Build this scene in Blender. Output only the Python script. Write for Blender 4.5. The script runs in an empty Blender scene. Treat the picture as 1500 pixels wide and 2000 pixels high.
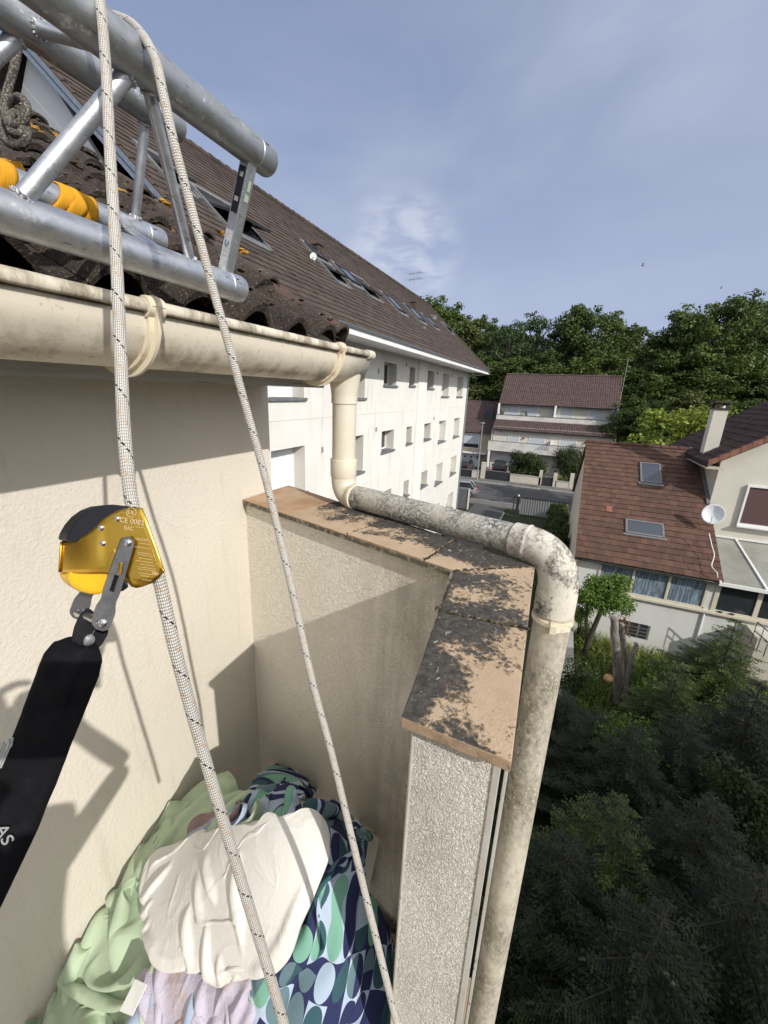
import bpy, bmesh, math, random
import numpy as np
from mathutils import Vector, Matrix, noise
C = bpy.context.scene.collection
scn = bpy.context.scene
R = math.radians
PI = math.pi

# ------------------------------------------------------------------ camera, world, sun
F = 803.0
def nrm(v): return v/np.linalg.norm(v)
_D = nrm(np.array([637-750., 3719-1000., F]))
_X = np.array([1110-750., 778-1000., F]); _X = nrm(_X-_D*_X.dot(_D))
_U = -_D; _Y = np.cross(_U, _X)
def ray(px, py):
    r = np.array([px-750., py-1000., F]); return np.array([r@_X, r@_Y, r@_U])
def onX(px, py, x): r = ray(px, py); return Vector(r*x/r[0])
def onY(px, py, y): r = ray(px, py); return Vector(r*y/r[1])
def onZ(px, py, z): r = ray(px, py); return Vector(r*z/r[2])
def dep(px, py, d): return Vector(ray(px, py)*d/F)
def onP(px, py, p, n):
    r = ray(px, py); n = np.array(n, float); return Vector(r*(n@np.array(p, float))/(n@r))
CR = Vector((_X[0], _Y[0], _U[0])); CD = Vector((_X[1], _Y[1], _U[1])); CF = Vector((_X[2], _Y[2], _U[2]))
cam = bpy.data.cameras.new('camera'); camo = bpy.data.objects.new('camera', cam); C.objects.link(camo)
cam.sensor_fit = 'VERTICAL'; cam.sensor_height = 36; cam.lens = F/2000*36
cam.clip_start = 0.02; cam.clip_end = 3000
camo.matrix_world = Matrix(((CR.x, -CD.x, -CF.x, 0), (CR.y, -CD.y, -CF.y, 0), (CR.z, -CD.z, -CF.z, 0), (0, 0, 0, 1)))
scn.camera = camo
SUN = Vector((.55, 1.0, -.70)).normalized()
sl = bpy.data.lights.new('sun', 'SUN'); so = bpy.data.objects.new('sun', sl); C.objects.link(so)
sl.energy = 4.1; sl.angle = R(.55); sl.color = (1, .955, .885)
so.rotation_euler = (-SUN).to_track_quat('Z', 'Y').to_euler()
w = bpy.data.worlds.new('World'); scn.world = w; w.use_nodes = True
nt = w.node_tree; nt.nodes.clear()
def wn(t, **k):
    n = nt.nodes.new(t)
    for a, b in k.items(): setattr(n, a, b)
    return n
sky = wn('ShaderNodeTexSky', sky_type='NISHITA', sun_disc=False, sun_elevation=math.asin(-SUN.z),
         sun_rotation=math.atan2(-SUN.x, -SUN.y), air_density=1.2, dust_density=1.0, ozone_density=1.5)
bg = wn('ShaderNodeBackground'); bg.inputs[1].default_value = .092
tc = wn('ShaderNodeTexCoord'); mp = wn('ShaderNodeMapping'); mp.inputs['Scale'].default_value = (1, 1, 2.6)
nt.links.new(tc.outputs['Generated'], mp.inputs[0])
def cloud(scale, lo, hi, detail=6, dist=.3, loc=(0, 0, 0)):
    m2 = wn('ShaderNodeMapping'); m2.inputs['Location'].default_value = loc
    nt.links.new(mp.outputs[0], m2.inputs[0])
    n = wn('ShaderNodeTexNoise'); n.inputs['Scale'].default_value = scale; n.inputs['Detail'].default_value = detail
    n.inputs['Distortion'].default_value = dist; nt.links.new(m2.outputs[0], n.inputs['Vector'])
    r = wn('ShaderNodeValToRGB'); r.color_ramp.elements[0].position = lo; r.color_ramp.elements[1].position = hi
    nt.links.new(n.outputs[0], r.inputs[0]); return r.outputs[0]
def wmix(fac, a, b, k=1.0):
    m = wn('ShaderNodeMix', data_type='RGBA')
    mm = wn('ShaderNodeMath', operation='MULTIPLY'); mm.inputs[1].default_value = k
    nt.links.new(fac, mm.inputs[0]); nt.links.new(mm.outputs[0], m.inputs[0])
    if isinstance(a, tuple): m.inputs[6].default_value = a
    else: nt.links.new(a, m.inputs[6])
    if isinstance(b, tuple): m.inputs[7].default_value = b
    else: nt.links.new(b, m.inputs[7])
    return m.outputs[2]
# thin veil over the whole sky, thicker towards the horizon, with soft streaks and a few puffs
sep = wn('ShaderNodeSeparateXYZ'); nt.links.new(tc.outputs['Generated'], sep.inputs[0])
hz = wn('ShaderNodeMapRange'); nt.links.new(sep.outputs['Z'], hz.inputs[0])
hz.inputs[1].default_value = -.05; hz.inputs[2].default_value = .75; hz.inputs[3].default_value = .86; hz.inputs[4].default_value = .42
c0 = wmix(hz.outputs[0], sky.outputs[0], (4.1, 4.9, 7.4, 1))
c1 = wmix(cloud(1.5, .36, .72, 7, .6, (3.1, 0, 1)), c0, (5.5, 6.1, 7.9, 1), .75)
c2 = wmix(cloud(3.2, .46, .78, 8, .5, (0, 5, 2)), c1, (3.4, 4.1, 6.0, 1), .5)
# one brighter cumulus group low over the long roof
def spot(px, py, lo, hi):
    d = ray(px, py); d = d/np.linalg.norm(d)
    vm = wn('ShaderNodeVectorMath', operation='DOT_PRODUCT'); vm.inputs[1].default_value = tuple(d)
    nn_ = wn('ShaderNodeVectorMath', operation='NORMALIZE'); nt.links.new(tc.outputs['Generated'], nn_.inputs[0])
    nt.links.new(nn_.outputs[0], vm.inputs[0])
    mr = wn('ShaderNodeMapRange'); nt.links.new(vm.outputs['Value'], mr.inputs[0])
    mr.inputs[1].default_value = lo; mr.inputs[2].default_value = hi; mr.interpolation_type = 'SMOOTHSTEP'
    return mr.outputs[0]
def wmul(a, b):
    m = wn('ShaderNodeMath', operation='MULTIPLY'); nt.links.new(a, m.inputs[0]); nt.links.new(b, m.inputs[1]); return m.outputs[0]
c3 = wmix(wmul(spot(835, 500, .978, .998), cloud(6.5, .44, .66, 8, .4, (1, 1, 1))), c2, (6.2, 6.9, 8.3, 1), .14)
c4 = wmix(wmul(spot(785, 508, .990, .9995), cloud(13, .40, .60, 8, .3, (1, 1, 6))), c3, (8.6, 9.0, 9.8, 1), .5)
# broad glow added round the sun behind the camera as fill for the walls
vm = wn('ShaderNodeVectorMath', operation='DOT_PRODUCT'); vm.inputs[1].default_value = tuple(-SUN); nv_ = wn('ShaderNodeVectorMath', operation='NORMALIZE')
nt.links.new(tc.outputs['Generated'], nv_.inputs[0]); nt.links.new(nv_.outputs[0], vm.inputs[0])
ag = wn('ShaderNodeMapRange', interpolation_type='SMOOTHERSTEP'); nt.links.new(vm.outputs['Value'], ag.inputs[0]); ag.inputs[1].default_value = .15; ag.inputs[2].default_value = 1.0
lowz = wn('ShaderNodeMapRange', interpolation_type='SMOOTHSTEP'); nt.links.new(sep.outputs['Z'], lowz.inputs[0]); lowz.inputs[1].default_value = .42; lowz.inputs[2].default_value = .0
c4 = wmix(lowz.outputs[0], c4, (5.6, 6.4, 8.6, 1), .55)
c5 = wmix(ag.outputs[0], c4, (19, 18.8, 18.2, 1), .75)
nt.links.new(c5, bg.inputs[0])
wo = wn('ShaderNodeOutputWorld'); nt.links.new(bg.outputs[0], wo.inputs[0])
scn.view_settings.view_transform = 'Standard'; scn.view_settings.look = 'None'
scn.view_settings.exposure = 0; scn.view_settings.gamma = 1

# ------------------------------------------------------------------ material helpers
class NT:
    def __init__(s, name):
        s.m = bpy.data.materials.new(name); s.m.use_nodes = True; s.t = s.m.node_tree
        s.b = s.t.nodes['Principled BSDF']; s.L = s.t.links.new
        s.tc = s.t.nodes.new('ShaderNodeTexCoord'); s.geo = s.t.nodes.new('ShaderNodeNewGeometry')
    def n(s, t, **k):
        x = s.t.nodes.new(t)
        for a, b in k.items(): setattr(x, a, b)
        return x
    def put(s, inp, v):
        if isinstance(v, (int, float)): inp.default_value = v
        elif isinstance(v, tuple): inp.default_value = v if len(v) != 3 or inp.type != 'RGBA' else v+(1,)
        else: s.L(v, inp)
    def math(s, op, a, b=0.0, c=None, clamp=False):
        x = s.n('ShaderNodeMath', operation=op, use_clamp=clamp); s.put(x.inputs[0], a); s.put(x.inputs[1], b)
        if c is not None: s.put(x.inputs[2], c)
        return x.outputs[0]
    def co(s, coord='Object', scale=(1, 1, 1), rot=(0, 0, 0), loc=(0, 0, 0)):
        m = s.n('ShaderNodeMapping'); m.inputs['Scale'].default_value = scale
        m.inputs['Rotation'].default_value = rot; m.inputs['Location'].default_value = loc
        s.L(s.tc.outputs[coord], m.inputs[0]); return m.outputs[0]
    def noise(s, vec, scale, detail=5, rough=.55, dist=0.0):
        x = s.n('ShaderNodeTexNoise'); s.L(vec, x.inputs['Vector']); x.inputs['Scale'].default_value = scale
        x.inputs['Detail'].default_value = detail; x.inputs['Roughness'].default_value = rough
        x.inputs['Distortion'].default_value = dist; return x.outputs[0]
    def ramp(s, v, lo, hi, a=0.0, b=1.0):
        x = s.n('ShaderNodeMapRange'); s.put(x.inputs[0], v); x.inputs[1].default_value = lo; x.inputs[2].default_value = hi
        x.inputs[3].default_value = a; x.inputs[4].default_value = b; return x.outputs[0]
    def mix(s, f, a, b):
        x = s.n('ShaderNodeMix', data_type='RGBA'); s.put(x.inputs[0], f); s.put(x.inputs[6], a); s.put(x.inputs[7], b); return x.outputs[2]
    def bump(s, h, dist, strength=1.0, normal=None):
        x = s.n('ShaderNodeBump'); x.inputs['Distance'].default_value = dist; x.inputs['Strength'].default_value = strength
        s.L(h, x.inputs['Height'])
        if normal is not None: s.L(normal, x.inputs['Normal'])
        return x.outputs[0]
    def attr(s, name, out='Fac'):
        x = s.n('ShaderNodeAttribute', attribute_name=name); return x.outputs[out]
    def done(s, col=None, rough=None, metal=None, normal=None, spec=None):
        if col is not None: s.put(s.b.inputs['Base Color'], col)
        if rough is not None: s.put(s.b.inputs['Roughness'], rough)
        if metal is not None: s.put(s.b.inputs['Metallic'], metal)
        if normal is not None: s.L(normal, s.b.inputs['Normal'])
        if spec is not None: s.b.inputs['Specular IOR Level'].default_value = spec
        return s.m

def M(name, col, rough=.75, metal=0, layers=(), bump=None, coord='Object', spec=.5, rnd=0):
    """layers: (scale, colour, lo, hi[, stretch vector]); bump: (scale, distance, detail)"""
    s = NT(name); c = col
    for i, l in enumerate(layers):
        v = s.co(coord, l[4] if len(l) > 4 else (1, 1, 1), loc=(i*3.1, i*1.7, i))
        c = s.mix(s.ramp(s.noise(v, l[0], 7, .62), l[2], l[3]), c, l[1])
    if rnd:
        a = s.attr('rnd'); k = s.ramp(a, 0, 1, 1-rnd, 1+rnd)
        x = s.n('ShaderNodeVectorMath', operation='SCALE'); s.put(x.inputs[0], c if not isinstance(c, tuple) else c); s.L(k, x.inputs['Scale'])
        c = x.outputs[0]
    nn_ = None
    if bump: nn_ = s.bump(s.noise(s.co(coord), bump[0], bump[2] if len(bump) > 2 else 6, .6), bump[1])
    return s.done(c, rough, metal, nn_, spec)

# ------------------------------------------------------------------ mesh helpers
class MB:
    def __init__(s): s.v = []; s.f = []; s.r = []; s.uv = {}
    def add(s, vs, fs, r=None):
        o = len(s.v); s.v += [tuple(v) for v in vs]
        rr = random.random() if r is None else r
        for f in fs: s.f.append(tuple(i+o for i in f)); s.r.append(rr)
        return s
    def quad(s, a, b, c, d, r=None): return s.add([a, b, c, d], [(0, 1, 2, 3)], r)
    def box(s, x0, x1, y0, y1, z0, z1, r=None):
        v = [(x, y, z) for x in (x0, x1) for y in (y0, y1) for z in (z0, z1)]
        return s.add(v, [(0, 1, 3, 2), (4, 6, 7, 5), (0, 4, 5, 1), (2, 3, 7, 6), (0, 2, 6, 4), (1, 5, 7, 3)], r)
    def hexa(s, b, t, r=None):     # two loops of equal length
        n = len(b); o = [tuple(v) for v in b]+[tuple(v) for v in t]
        fs = [tuple(range(n))[::-1], tuple(range(n, 2*n))]+[(i, (i+1) % n, n+(i+1) % n, n+i) for i in range(n)]
        return s.add(o, fs, r)
    def prism(s, poly, vec, r=None):
        v = Vector(vec); return s.hexa([Vector(p) for p in poly], [Vector(p)+v for p in poly], r)
    def bar(s, a, b, w, h, up=(0, 0, 1), r=None):
        a = Vector(a); b = Vector(b); d = (b-a).normalized(); sd = d.cross(Vector(up)).normalized(); u = sd.cross(d)
        q = [sd*w/2+u*h/2, -sd*w/2+u*h/2, -sd*w/2-u*h/2, sd*w/2-u*h/2]
        return s.hexa([a+x for x in q], [b+x for x in q], r)
    def tube(s, pts, rad, n=12, cap=True, r=None, uv=False):
        pts = [Vector(p) for p in pts]; k = len(pts)
        rads = rad if isinstance(rad, (list, tuple)) else [rad]*k
        o = len(s.v); T = []
        for i in range(k):
            d = (pts[min(i+1, k-1)]-pts[max(i-1, 0)])
            T.append(d.normalized())
        ref = Vector((0, 0, 1)) if abs(T[0].z) < .9 else Vector((1, 0, 0))
        nv = (ref-T[0]*ref.dot(T[0])).normalized(); L = 0; rr = random.random() if r is None else r
        for i in range(k):
            nv = (nv-T[i]*nv.dot(T[i])).normalized(); bv = T[i].cross(nv)
            if i: L += (pts[i]-pts[i-1]).length
            for j in range(n):
                a = 2*PI*j/n; s.v.append(tuple(pts[i]+(nv*math.cos(a)+bv*math.sin(a))*rads[i]))
                if uv: s.uv[len(s.v)-1] = (j/n, L)
        for i in range(k-1):
            for j in range(n):
                j2 = (j+1) % n
                s.f.append((o+i*n+j, o+i*n+j2, o+(i+1)*n+j2, o+(i+1)*n+j)); s.r.append(rr)
        if cap:
            s.f.append(tuple(o+j for j in range(n))[::-1]); s.r.append(rr)
            s.f.append(tuple(o+(k-1)*n+j for j in range(n))); s.r.append(rr)
        return s
    def cyl(s, a, b, r0, r1=None, n=16, cap=True, r=None): return s.tube([a, b], [r0, r0 if r1 is None else r1], n, cap, r)
    def hollow(s, a, b, ro, ri, n=24):     # open pipe with wall thickness
        a = Vector(a); b = Vector(b); d = (b-a).normalized(); ref = Vector((0, 0, 1)) if abs(d.z) < .9 else Vector((1, 0, 0))
        u = d.cross(ref).normalized(); v = d.cross(u); vs = []
        for p, q in ((a, ro), (b, ro), (b, ri), (b-d*(b-a).length*.5, ri)):
            for j in range(n): t = 2*PI*j/n; vs.append(p+(u*math.cos(t)+v*math.sin(t))*q)
        fs = [(k*n+j, k*n+(j+1) % n, (k+1)*n+(j+1) % n, (k+1)*n+j) for k in range(3) for j in range(n)]
        fs += [tuple(range(n))[::-1], tuple(range(3*n, 4*n))]
        return s.add(vs, fs)
    def grid(s, P, nu, nv, r=None, uvf=None, cu=False):
        o = len(s.v); rr = random.random() if r is None else r
        for i in range(nu):
            for j in range(nv):
                s.v.append(tuple(P(i, j)))
                if uvf: s.uv[len(s.v)-1] = uvf(i, j)
        for i in range(nu if cu else nu-1):
            for j in range(nv-1):
                i2 = (i+1) % nu
                s.f.append((o+i*nv+j, o+i2*nv+j, o+i2*nv+j+1, o+i*nv+j+1)); s.r.append(rr)
        return s
    def ball(s, c, rx, ry=None, rz=None, n=12, jit=0, r=None):
        ry = rx if ry is None else ry; rz = rx if rz is None else rz; m = max(4, n//2)
        vs = [(c[0], c[1], c[2]+rz)]
        for i in range(1, m):
            for j in range(n):
                a = PI*i/m; b = 2*PI*j/n; k = 1+random.uniform(-jit, jit)
                vs.append((c[0]+rx*math.sin(a)*math.cos(b)*k, c[1]+ry*math.sin(a)*math.sin(b)*k, c[2]+rz*math.cos(a)*k))
        vs.append((c[0], c[1], c[2]-rz)); fs = []
        for j in range(n): fs.append((0, 1+j, 1+(j+1) % n)); fs.append((len(vs)-1, 1+(m-2)*n+(j+1) % n, 1+(m-2)*n+j))
        for i in range(m-2):
            for j in range(n): fs.append((1+i*n+j, 1+(i+1)*n+j, 1+(i+1)*n+(j+1) % n, 1+i*n+(j+1) % n))
        return s.add(vs, fs, r)
    def build(s, name, mats, parent=None, smooth=False, bevel=0, solid=0, mi=None, local=False):
        me = bpy.data.meshes.new(name); off = Vector((0, 0, 0))
        if parent is not None and not local:
            p = parent
            while p is not None: off += p.location; p = p.parent
        vs = s.v if off.length == 0 else [(a-off.x, b-off.y, c-off.z) for a, b, c in s.v]
        me.from_pydata(vs, [], s.f)
        at = me.attributes.new('rnd', 'FLOAT', 'FACE'); at.data.foreach_set('value', s.r)
        if s.uv:
            ul = me.uv_layers.new(name='UVMap'); li = np.empty(len(me.loops), int); me.loops.foreach_get('vertex_index', li)
            a = np.zeros((len(li), 2)); fs = [f for f in s.f]
            for k, vi in enumerate(li): a[k] = s.uv.get(int(vi), (0, 0))
            # seam fix for tubes: u wraps
            k = 0
            for f in fs:
                us = a[k:k+len(f), 0]
                if us.max()-us.min() > .5 and us.max() <= 1.0: us[us < .3] += 1
                k += len(f)
            ul.data.foreach_set('uv', a.ravel())
        if not isinstance(mats, (list, tuple)): mats = [mats]
        for m in mats: me.materials.append(m)
        if mi: me.polygons.foreach_set('material_index', mi)
        bm = bmesh.new(); bm.from_mesh(me); bmesh.ops.recalc_face_normals(bm, faces=bm.faces); bm.to_mesh(me); bm.free()
        if smooth:
            me.polygons.foreach_set('use_smooth', [True]*len(me.polygons))
            if smooth != 2: me.set_sharp_from_angle(angle=R(38))
        o = bpy.data.objects.new(name, me); C.objects.link(o)
        if parent is not None: o.parent = parent
        if solid:
            md = o.modifiers.new('s', 'SOLIDIFY'); md.thickness = solid; md.offset = -1
        if bevel:
            md = o.modifiers.new('b', 'BEVEL'); md.width = bevel; md.segments = 2; md.limit_method = 'ANGLE'
        return o
def tag(o, label=None, cat=None, group=None, kind=None):
    if label: o['label'] = label
    if cat: o['category'] = cat
    if group: o['group'] = group
    if kind: o['kind'] = kind
    return o
def thing(name, loc, label, cat, group=None):
    o = bpy.data.objects.new(name, None); o.empty_display_size = .1; C.objects.link(o); o.location = loc
    return tag(o, label, cat, group)
def copy_tree(o, parent=None):
    c = o.copy(); C.objects.link(c); c.parent = parent
    for k in [x for x in bpy.data.objects if x.parent == o]: copy_tree(k, c)
    return c
def text_mesh(txt, size, loc, xdir, ydir, mat, name, parent, ext=.0002):
    cu = bpy.data.curves.new('t', 'FONT'); cu.body = txt; cu.size = size; cu.extrude = ext; cu.align_x = 'CENTER'; cu.align_y = 'CENTER'
    to = bpy.data.objects.new('t', cu); C.objects.link(to); dg = bpy.context.evaluated_depsgraph_get()
    me = bpy.data.meshes.new_from_object(to.evaluated_get(dg)); bpy.data.objects.remove(to)
    x = Vector(xdir).normalized(); y = Vector(ydir); y = (y-x*y.dot(x)).normalized(); z = x.cross(y)
    off = Vector((0, 0, 0)); p = parent
    while p is not None: off += p.location; p = p.parent
    l = Vector(loc)-off
    me.transform(Matrix(((x.x, y.x, z.x, l.x), (x.y, y.y, z.y, l.y), (x.z, y.z, z.z, l.z), (0, 0, 0, 1))))
    me.materials.clear(); me.materials.append(mat)
    o = bpy.data.objects.new(name, me); C.objects.link(o); o.parent = parent; return o
# spline through points
def spline(pts, n=12):
    P = [Vector(p) for p in pts]; out = []
    P = [P[0]*2-P[1]]+P+[P[-1]*2-P[-2]]
    for i in range(1, len(P)-2):
        for k in range(n):
            t = k/n; a, b, c, d = P[i-1], P[i], P[i+1], P[i+2]
            out.append(.5*((2*b)+(c-a)*t+(2*a-5*b+4*c-d)*t*t+(3*b-a-3*c+d)*t**3))
    out.append(P[-2]); return out
def N3(x, y, z=0.0): return noise.noise((x, y, z))
# ------------------------------------------------------------------ materials
def stucco(name, col, dirt, scale, dist, dlo=.45, dhi=.8, streak=None, k=.7):
    s = NT(name); v = s.co()
    n1 = s.noise(v, scale, 3, .5, .6); n2 = s.noise(v, scale*3.1, 4, .6)
    h = s.math('ADD', s.ramp(n1, .42, .62), s.math('MULTIPLY', n2, .35))
    c = s.mix(s.ramp(s.noise(v, 1.7, 6, .6), dlo, dhi, 0, k), col, dirt)
    c = s.mix(s.ramp(s.noise(v, scale*.55, 3), .6, .75, 0, .25), c, tuple(x*.82 for x in dirt))
    c = s.mix(s.ramp(s.noise(v, 75, 2, .5), .735, .75, 0, .6), c, tuple(x*.35 for x in dirt))
    c = s.mix(s.ramp(s.noise(v, 3.4, 8, .7, .8), .60, .72, 0, .35), c, tuple(x*.72 for x in dirt))
    if streak:
        st = s.noise(s.co(scale=(7, 7, .7)), 2.2, 6, .65)
        z = s.n('ShaderNodeSeparateXYZ'); s.L(s.tc.outputs['Object'], z.inputs[0])
        c = s.mix(s.math('MULTIPLY', s.ramp(st, streak[1], streak[2]), streak[3]), c, streak[0])
    return s.done(c, .92, 0, s.bump(h, dist, 1.0), .25)
m_wall = stucco('cream_render', (.60, .56, .485), (.54, .495, .42), 95, .0006, .45, .85, ((.36, .31, .24), .55, .85, .5))
def parapet_render():
    s = NT('parapet_render'); v = s.co()
    n1 = s.noise(v, 85, 2, .5, 1.6); n2 = s.noise(v, 260, 4, .6); n3 = s.noise(v, 38, 3, .5, .8)
    h = s.math('ADD', s.ramp(n1, .40, .60), s.math('ADD', s.math('MULTIPLY', n2, .3), s.math('MULTIPLY', n3, .6)))
    c = s.mix(s.ramp(s.noise(v, 1.6, 6, .6), .4, .8), (.82, .77, .675), (.76, .705, .61))
    # algae runs below the coping near the outer corner: a stain with its own shape, real on the wall
    st = s.noise(s.co(scale=(9, 9, .8)), 2.0, 7, .65); pt = s.noise(v, 4.5, 7, .6)
    g = s.n('ShaderNodeSeparateXYZ'); s.L(s.geo.outputs['Position'], g.inputs[0])
    near = s.ramp(g.outputs['Y'], .62, .22)
    f = s.math('MULTIPLY', near, s.ramp(s.math('ADD', st, pt), .82, 1.2))
    c = s.mix(s.math('MULTIPLY', f, .8, clamp=True), c, (.26, .23, .18))
    return s.done(c, .95, 0, s.bump(h, .0023, 1.0), .2)
m_par = parapet_render()
def column_render():
    s = NT('rough_white_render'); v = s.co(scale=(1, 1, .72))
    n1 = s.noise(v, 165, 3, .55, 1.6); n2 = s.noise(v, 380, 4, .6); n3 = s.noise(v, 60, 3)
    h = s.math('ADD', s.ramp(n1, .38, .62), s.math('ADD', s.math('MULTIPLY', n2, .25), s.math('MULTIPLY', n3, .5)))
    c = s.mix(s.ramp(s.noise(s.co(scale=(1, 1, .5)), 6, 7, .65), .48, .74, 0, .7), (.74, .71, .64), (.42, .395, .355))
    return s.done(c, .95, 0, s.bump(h, .0026, 1.0), .2)
m_col = column_render()
def lichen(name, base, base2, ls, lo, hi, grey=(.30, .30, .29), dark=(.045, .04, .035), glo=.60, bscale=14, rough=.85, mask=None, bd=.0006, gscale=90, stretch=(1, 1, 1), vw=.06):
    """weathered surface: patches of dark lichen crust with pale grey rosettes; mask = 'l' face attribute 0..1"""
    s = NT(name); v = s.co(scale=stretch)
    c = s.mix(s.ramp(s.noise(v, bscale, 6), .35, .7), base, base2)
    big = s.noise(v, ls, 3, .5, .4); fine = s.noise(v, ls*9, 7, .78, .2)
    vo = s.n('ShaderNodeTexVoronoi'); s.L(v, vo.inputs['Vector']); vo.inputs['Scale'].default_value = ls*14; vo.inputs['Randomness'].default_value = 1
    t = s.math('ADD', s.math('ADD', s.math('MULTIPLY', big, .46), s.math('MULTIPLY', fine, .34)), s.math('SUBTRACT', .10+vw*.42, s.math('MULTIPLY', vo.outputs['Distance'], vw)))
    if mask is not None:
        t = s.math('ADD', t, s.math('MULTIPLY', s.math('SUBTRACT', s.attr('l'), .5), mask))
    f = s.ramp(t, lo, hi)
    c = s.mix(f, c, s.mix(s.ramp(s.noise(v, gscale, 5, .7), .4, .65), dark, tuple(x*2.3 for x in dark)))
    gr = s.math('MULTIPLY', s.ramp(s.noise(v, gscale*.7, 6, .75, .5), glo, glo+.05), s.ramp(t, lo-.05, hi-.02))
    c = s.mix(gr, c, grey)
    sp = s.ramp(s.noise(v, gscale*1.7, 3, .6), .68, .72)
    c = s.mix(s.math('MULTIPLY', sp, .7), c, dark)
    hh = s.math('ADD', f, s.math('MULTIPLY', s.noise(v, 180, 5), .7))
    return s.done(c, rough, 0, s.bump(hh, bd, 1.0), .3)
m_coping = lichen('coping_tile_lichen_shade', (.48, .36, .245), (.41, .30, .195), 7.5, .490, .535, grey=(.38, .39, .39), vw=.065, mask=.30, glo=.60, bd=.0016, dark=(.040, .036, .031))
m_copclean = M('coping_tile_clean', (.47, .33, .21), .8, 0, [(8, (.36, .20, .10), .4, .7), (60, (.30, .18, .1), .6, .75)], (120, .0004))
m_copedge = M('coping_edge', (.36, .255, .165), .85, 0, [(30, (.22, .155, .10), .45, .65), (70, (.12, .09, .06), .6, .68)], (90, .0012))
m_mortar = M('mortar', (.10, .085, .06), .95, 0, [(60, (.26, .23, .18), .5, .6)], (120, .002))
m_pvc = M('aged_pvc', (.62, .57, .475), .42, 0, [(5, (.55, .495, .40), .4, .7), (18, (.42, .35, .22), .62, .78), (140, (.25, .2, .13), .70, .76)], (30, .0003))
m_pvcring = M('pvc_ring', (.70, .62, .48), .5, 0, [(20, (.42, .29, .17), .52, .68), (90, (.2, .16, .1), .66, .74)], (80, .0004))
def gutter_mat():
    s = NT('gutter_pvc'); v = s.co(scale=(1, 1, 1))
    c = s.mix(s.ramp(s.noise(v, 4, 5), .35, .7), (.66, .605, .505), (.60, .545, .44))
    z = s.n('ShaderNodeSeparateXYZ'); s.L(s.geo.outputs['Position'], z.inputs[0])
    # grime: run marks under the bead and mould along the belly
    runs = s.noise(s.co(scale=(2.2, 1, 1)), 6.0, 8, .7); mould = s.noise(v, 9, 8, .72)
    top = s.math('MULTIPLY', s.ramp(z.outputs['Z'], .102, .112), s.ramp(runs, .44, .58))
    c = s.mix(s.math('MULTIPLY', top, .8), c, (.16, .13, .08))
    bot = s.math('MULTIPLY', s.ramp(z.outputs['Z'], .088, .036), s.ramp(mould, .46, .62))
    c = s.mix(s.math('MULTIPLY', bot, .8), c, (.13, .115, .055))
    c = s.mix(s.math('MULTIPLY', s.ramp(s.noise(v, 110, 4, .6), .60, .70), .5), c, (.20, .17, .1))
    return s.done(c, .5, 0, s.bump(s.noise(v, 80, 4), .0003), .4)
m_gutter = gutter_mat()
m_pipe_lich = lichen('pipe_lichen_heavy', (.58, .54, .46), (.50, .46, .38), 9, .37, .56, grey=(.50, .50, .48), dark=(.07, .066, .058), glo=.50, bd=.0012, gscale=120)
m_pipe_elbow = lichen('pipe_elbow', (.60, .57, .50), (.54, .50, .43), 9, .475, .57, grey=(.6, .56, .5), glo=.66, bd=.0005, gscale=130)
m_pipe_low = lichen('pipe_spotted', (.54, .50, .42), (.46, .42, .345), 5, .42, .60, grey=(.56, .53, .45), dark=(.10, .09, .065), glo=.55, bd=.0006, gscale=150, stretch=(1, 1, .6))
def galv(name, col=(.50, .52, .54), rough=.34):
    s = NT(name); v = s.co()
    vo = s.n('ShaderNodeTexVoronoi'); s.L(s.noise_vec(v) if hasattr(s, 'noise_vec') else v, vo.inputs['Vector']); vo.inputs['Scale'].default_value = 55
    g = s.n('ShaderNodeSeparateColor'); s.L(vo.outputs['Color'], g.inputs[0])
    c = s.mix(s.ramp(g.outputs[0], 0, 1, 0, .35), col, tuple(x*.66 for x in col))
    c = s.mix(s.ramp(s.noise(v, 22, 7, .7), .5, .72, 0, .8), c, (.30, .31, .31))
    c = s.mix(s.ramp(s.noise(s.co(scale=(.4, 3, 3)), 60, 5, .7), .62, .68, 0, .7), c, (.13, .125, .11))
    c = s.mix(s.ramp(s.noise(v, 48, 6, .7), .60, .66, 0, .8), c, (.74, .75, .75)); c = s.mix(s.ramp(s.noise(s.co(scale=(1, 5, 5), loc=(3, 1, 2)), 26, 7, .75), .60, .64, 0, .7), c, (.16, .15, .13))
    r = s.ramp(s.noise(v, 35, 6, .7), .3, .7, rough, rough+.22)
    return s.done(c, r, .88, s.bump(s.noise(v, 120, 4), .0002), .5)
m_galv = galv('galvanised_alloy', (.40, .42, .44), .42); m_galv2 = galv('bright_alloy', (.58, .60, .64), .34)
m_weld = M('weld_metal', (.55, .55, .56), .35, .9, [(150, (.35, .35, .35), .5, .6)], (260, .002))
def near_tile():
    s = NT('mossy_dark_tile'); v = s.co()
    c = s.mix(s.ramp(s.noise(v, 9, 8, .7), .35, .65), (.030, .023, .019), (.068, .052, .044))
    c = s.mix(s.ramp(s.noise(v, 170, 4, .7), .585, .64), c, (.21, .18, .155))
    c = s.mix(s.ramp(s.noise(v, 28, 7, .7), .60, .70, 0, .8), c, (.012, .010, .007))
    c = s.mix(s.ramp(s.noise(v, 7, 7, .75, .5), .645, .68), c, (.42, .21, .025))
    h = s.math('ADD', s.noise(v, 150, 6, .75), s.math('MULTIPLY', s.noise(v, 34, 5, .7), 1.6))
    return s.done(c, .95, 0, s.bump(h, .006, 1.0), .2)
m_ntile = near_tile()
m_moss = M('moss_crust', (.035, .028, .018), 1, 0, [(40, (.10, .085, .05), .5, .65), (130, (.2, .18, .15), .62, .68)], (120, .004))
m_lich = M('orange_lichen', (.50, .25, .03), .95, 0, [(70, (.30, .16, .03), .45, .6), (25, (.10, .07, .03), .6, .68)], (160, .004))
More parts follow.
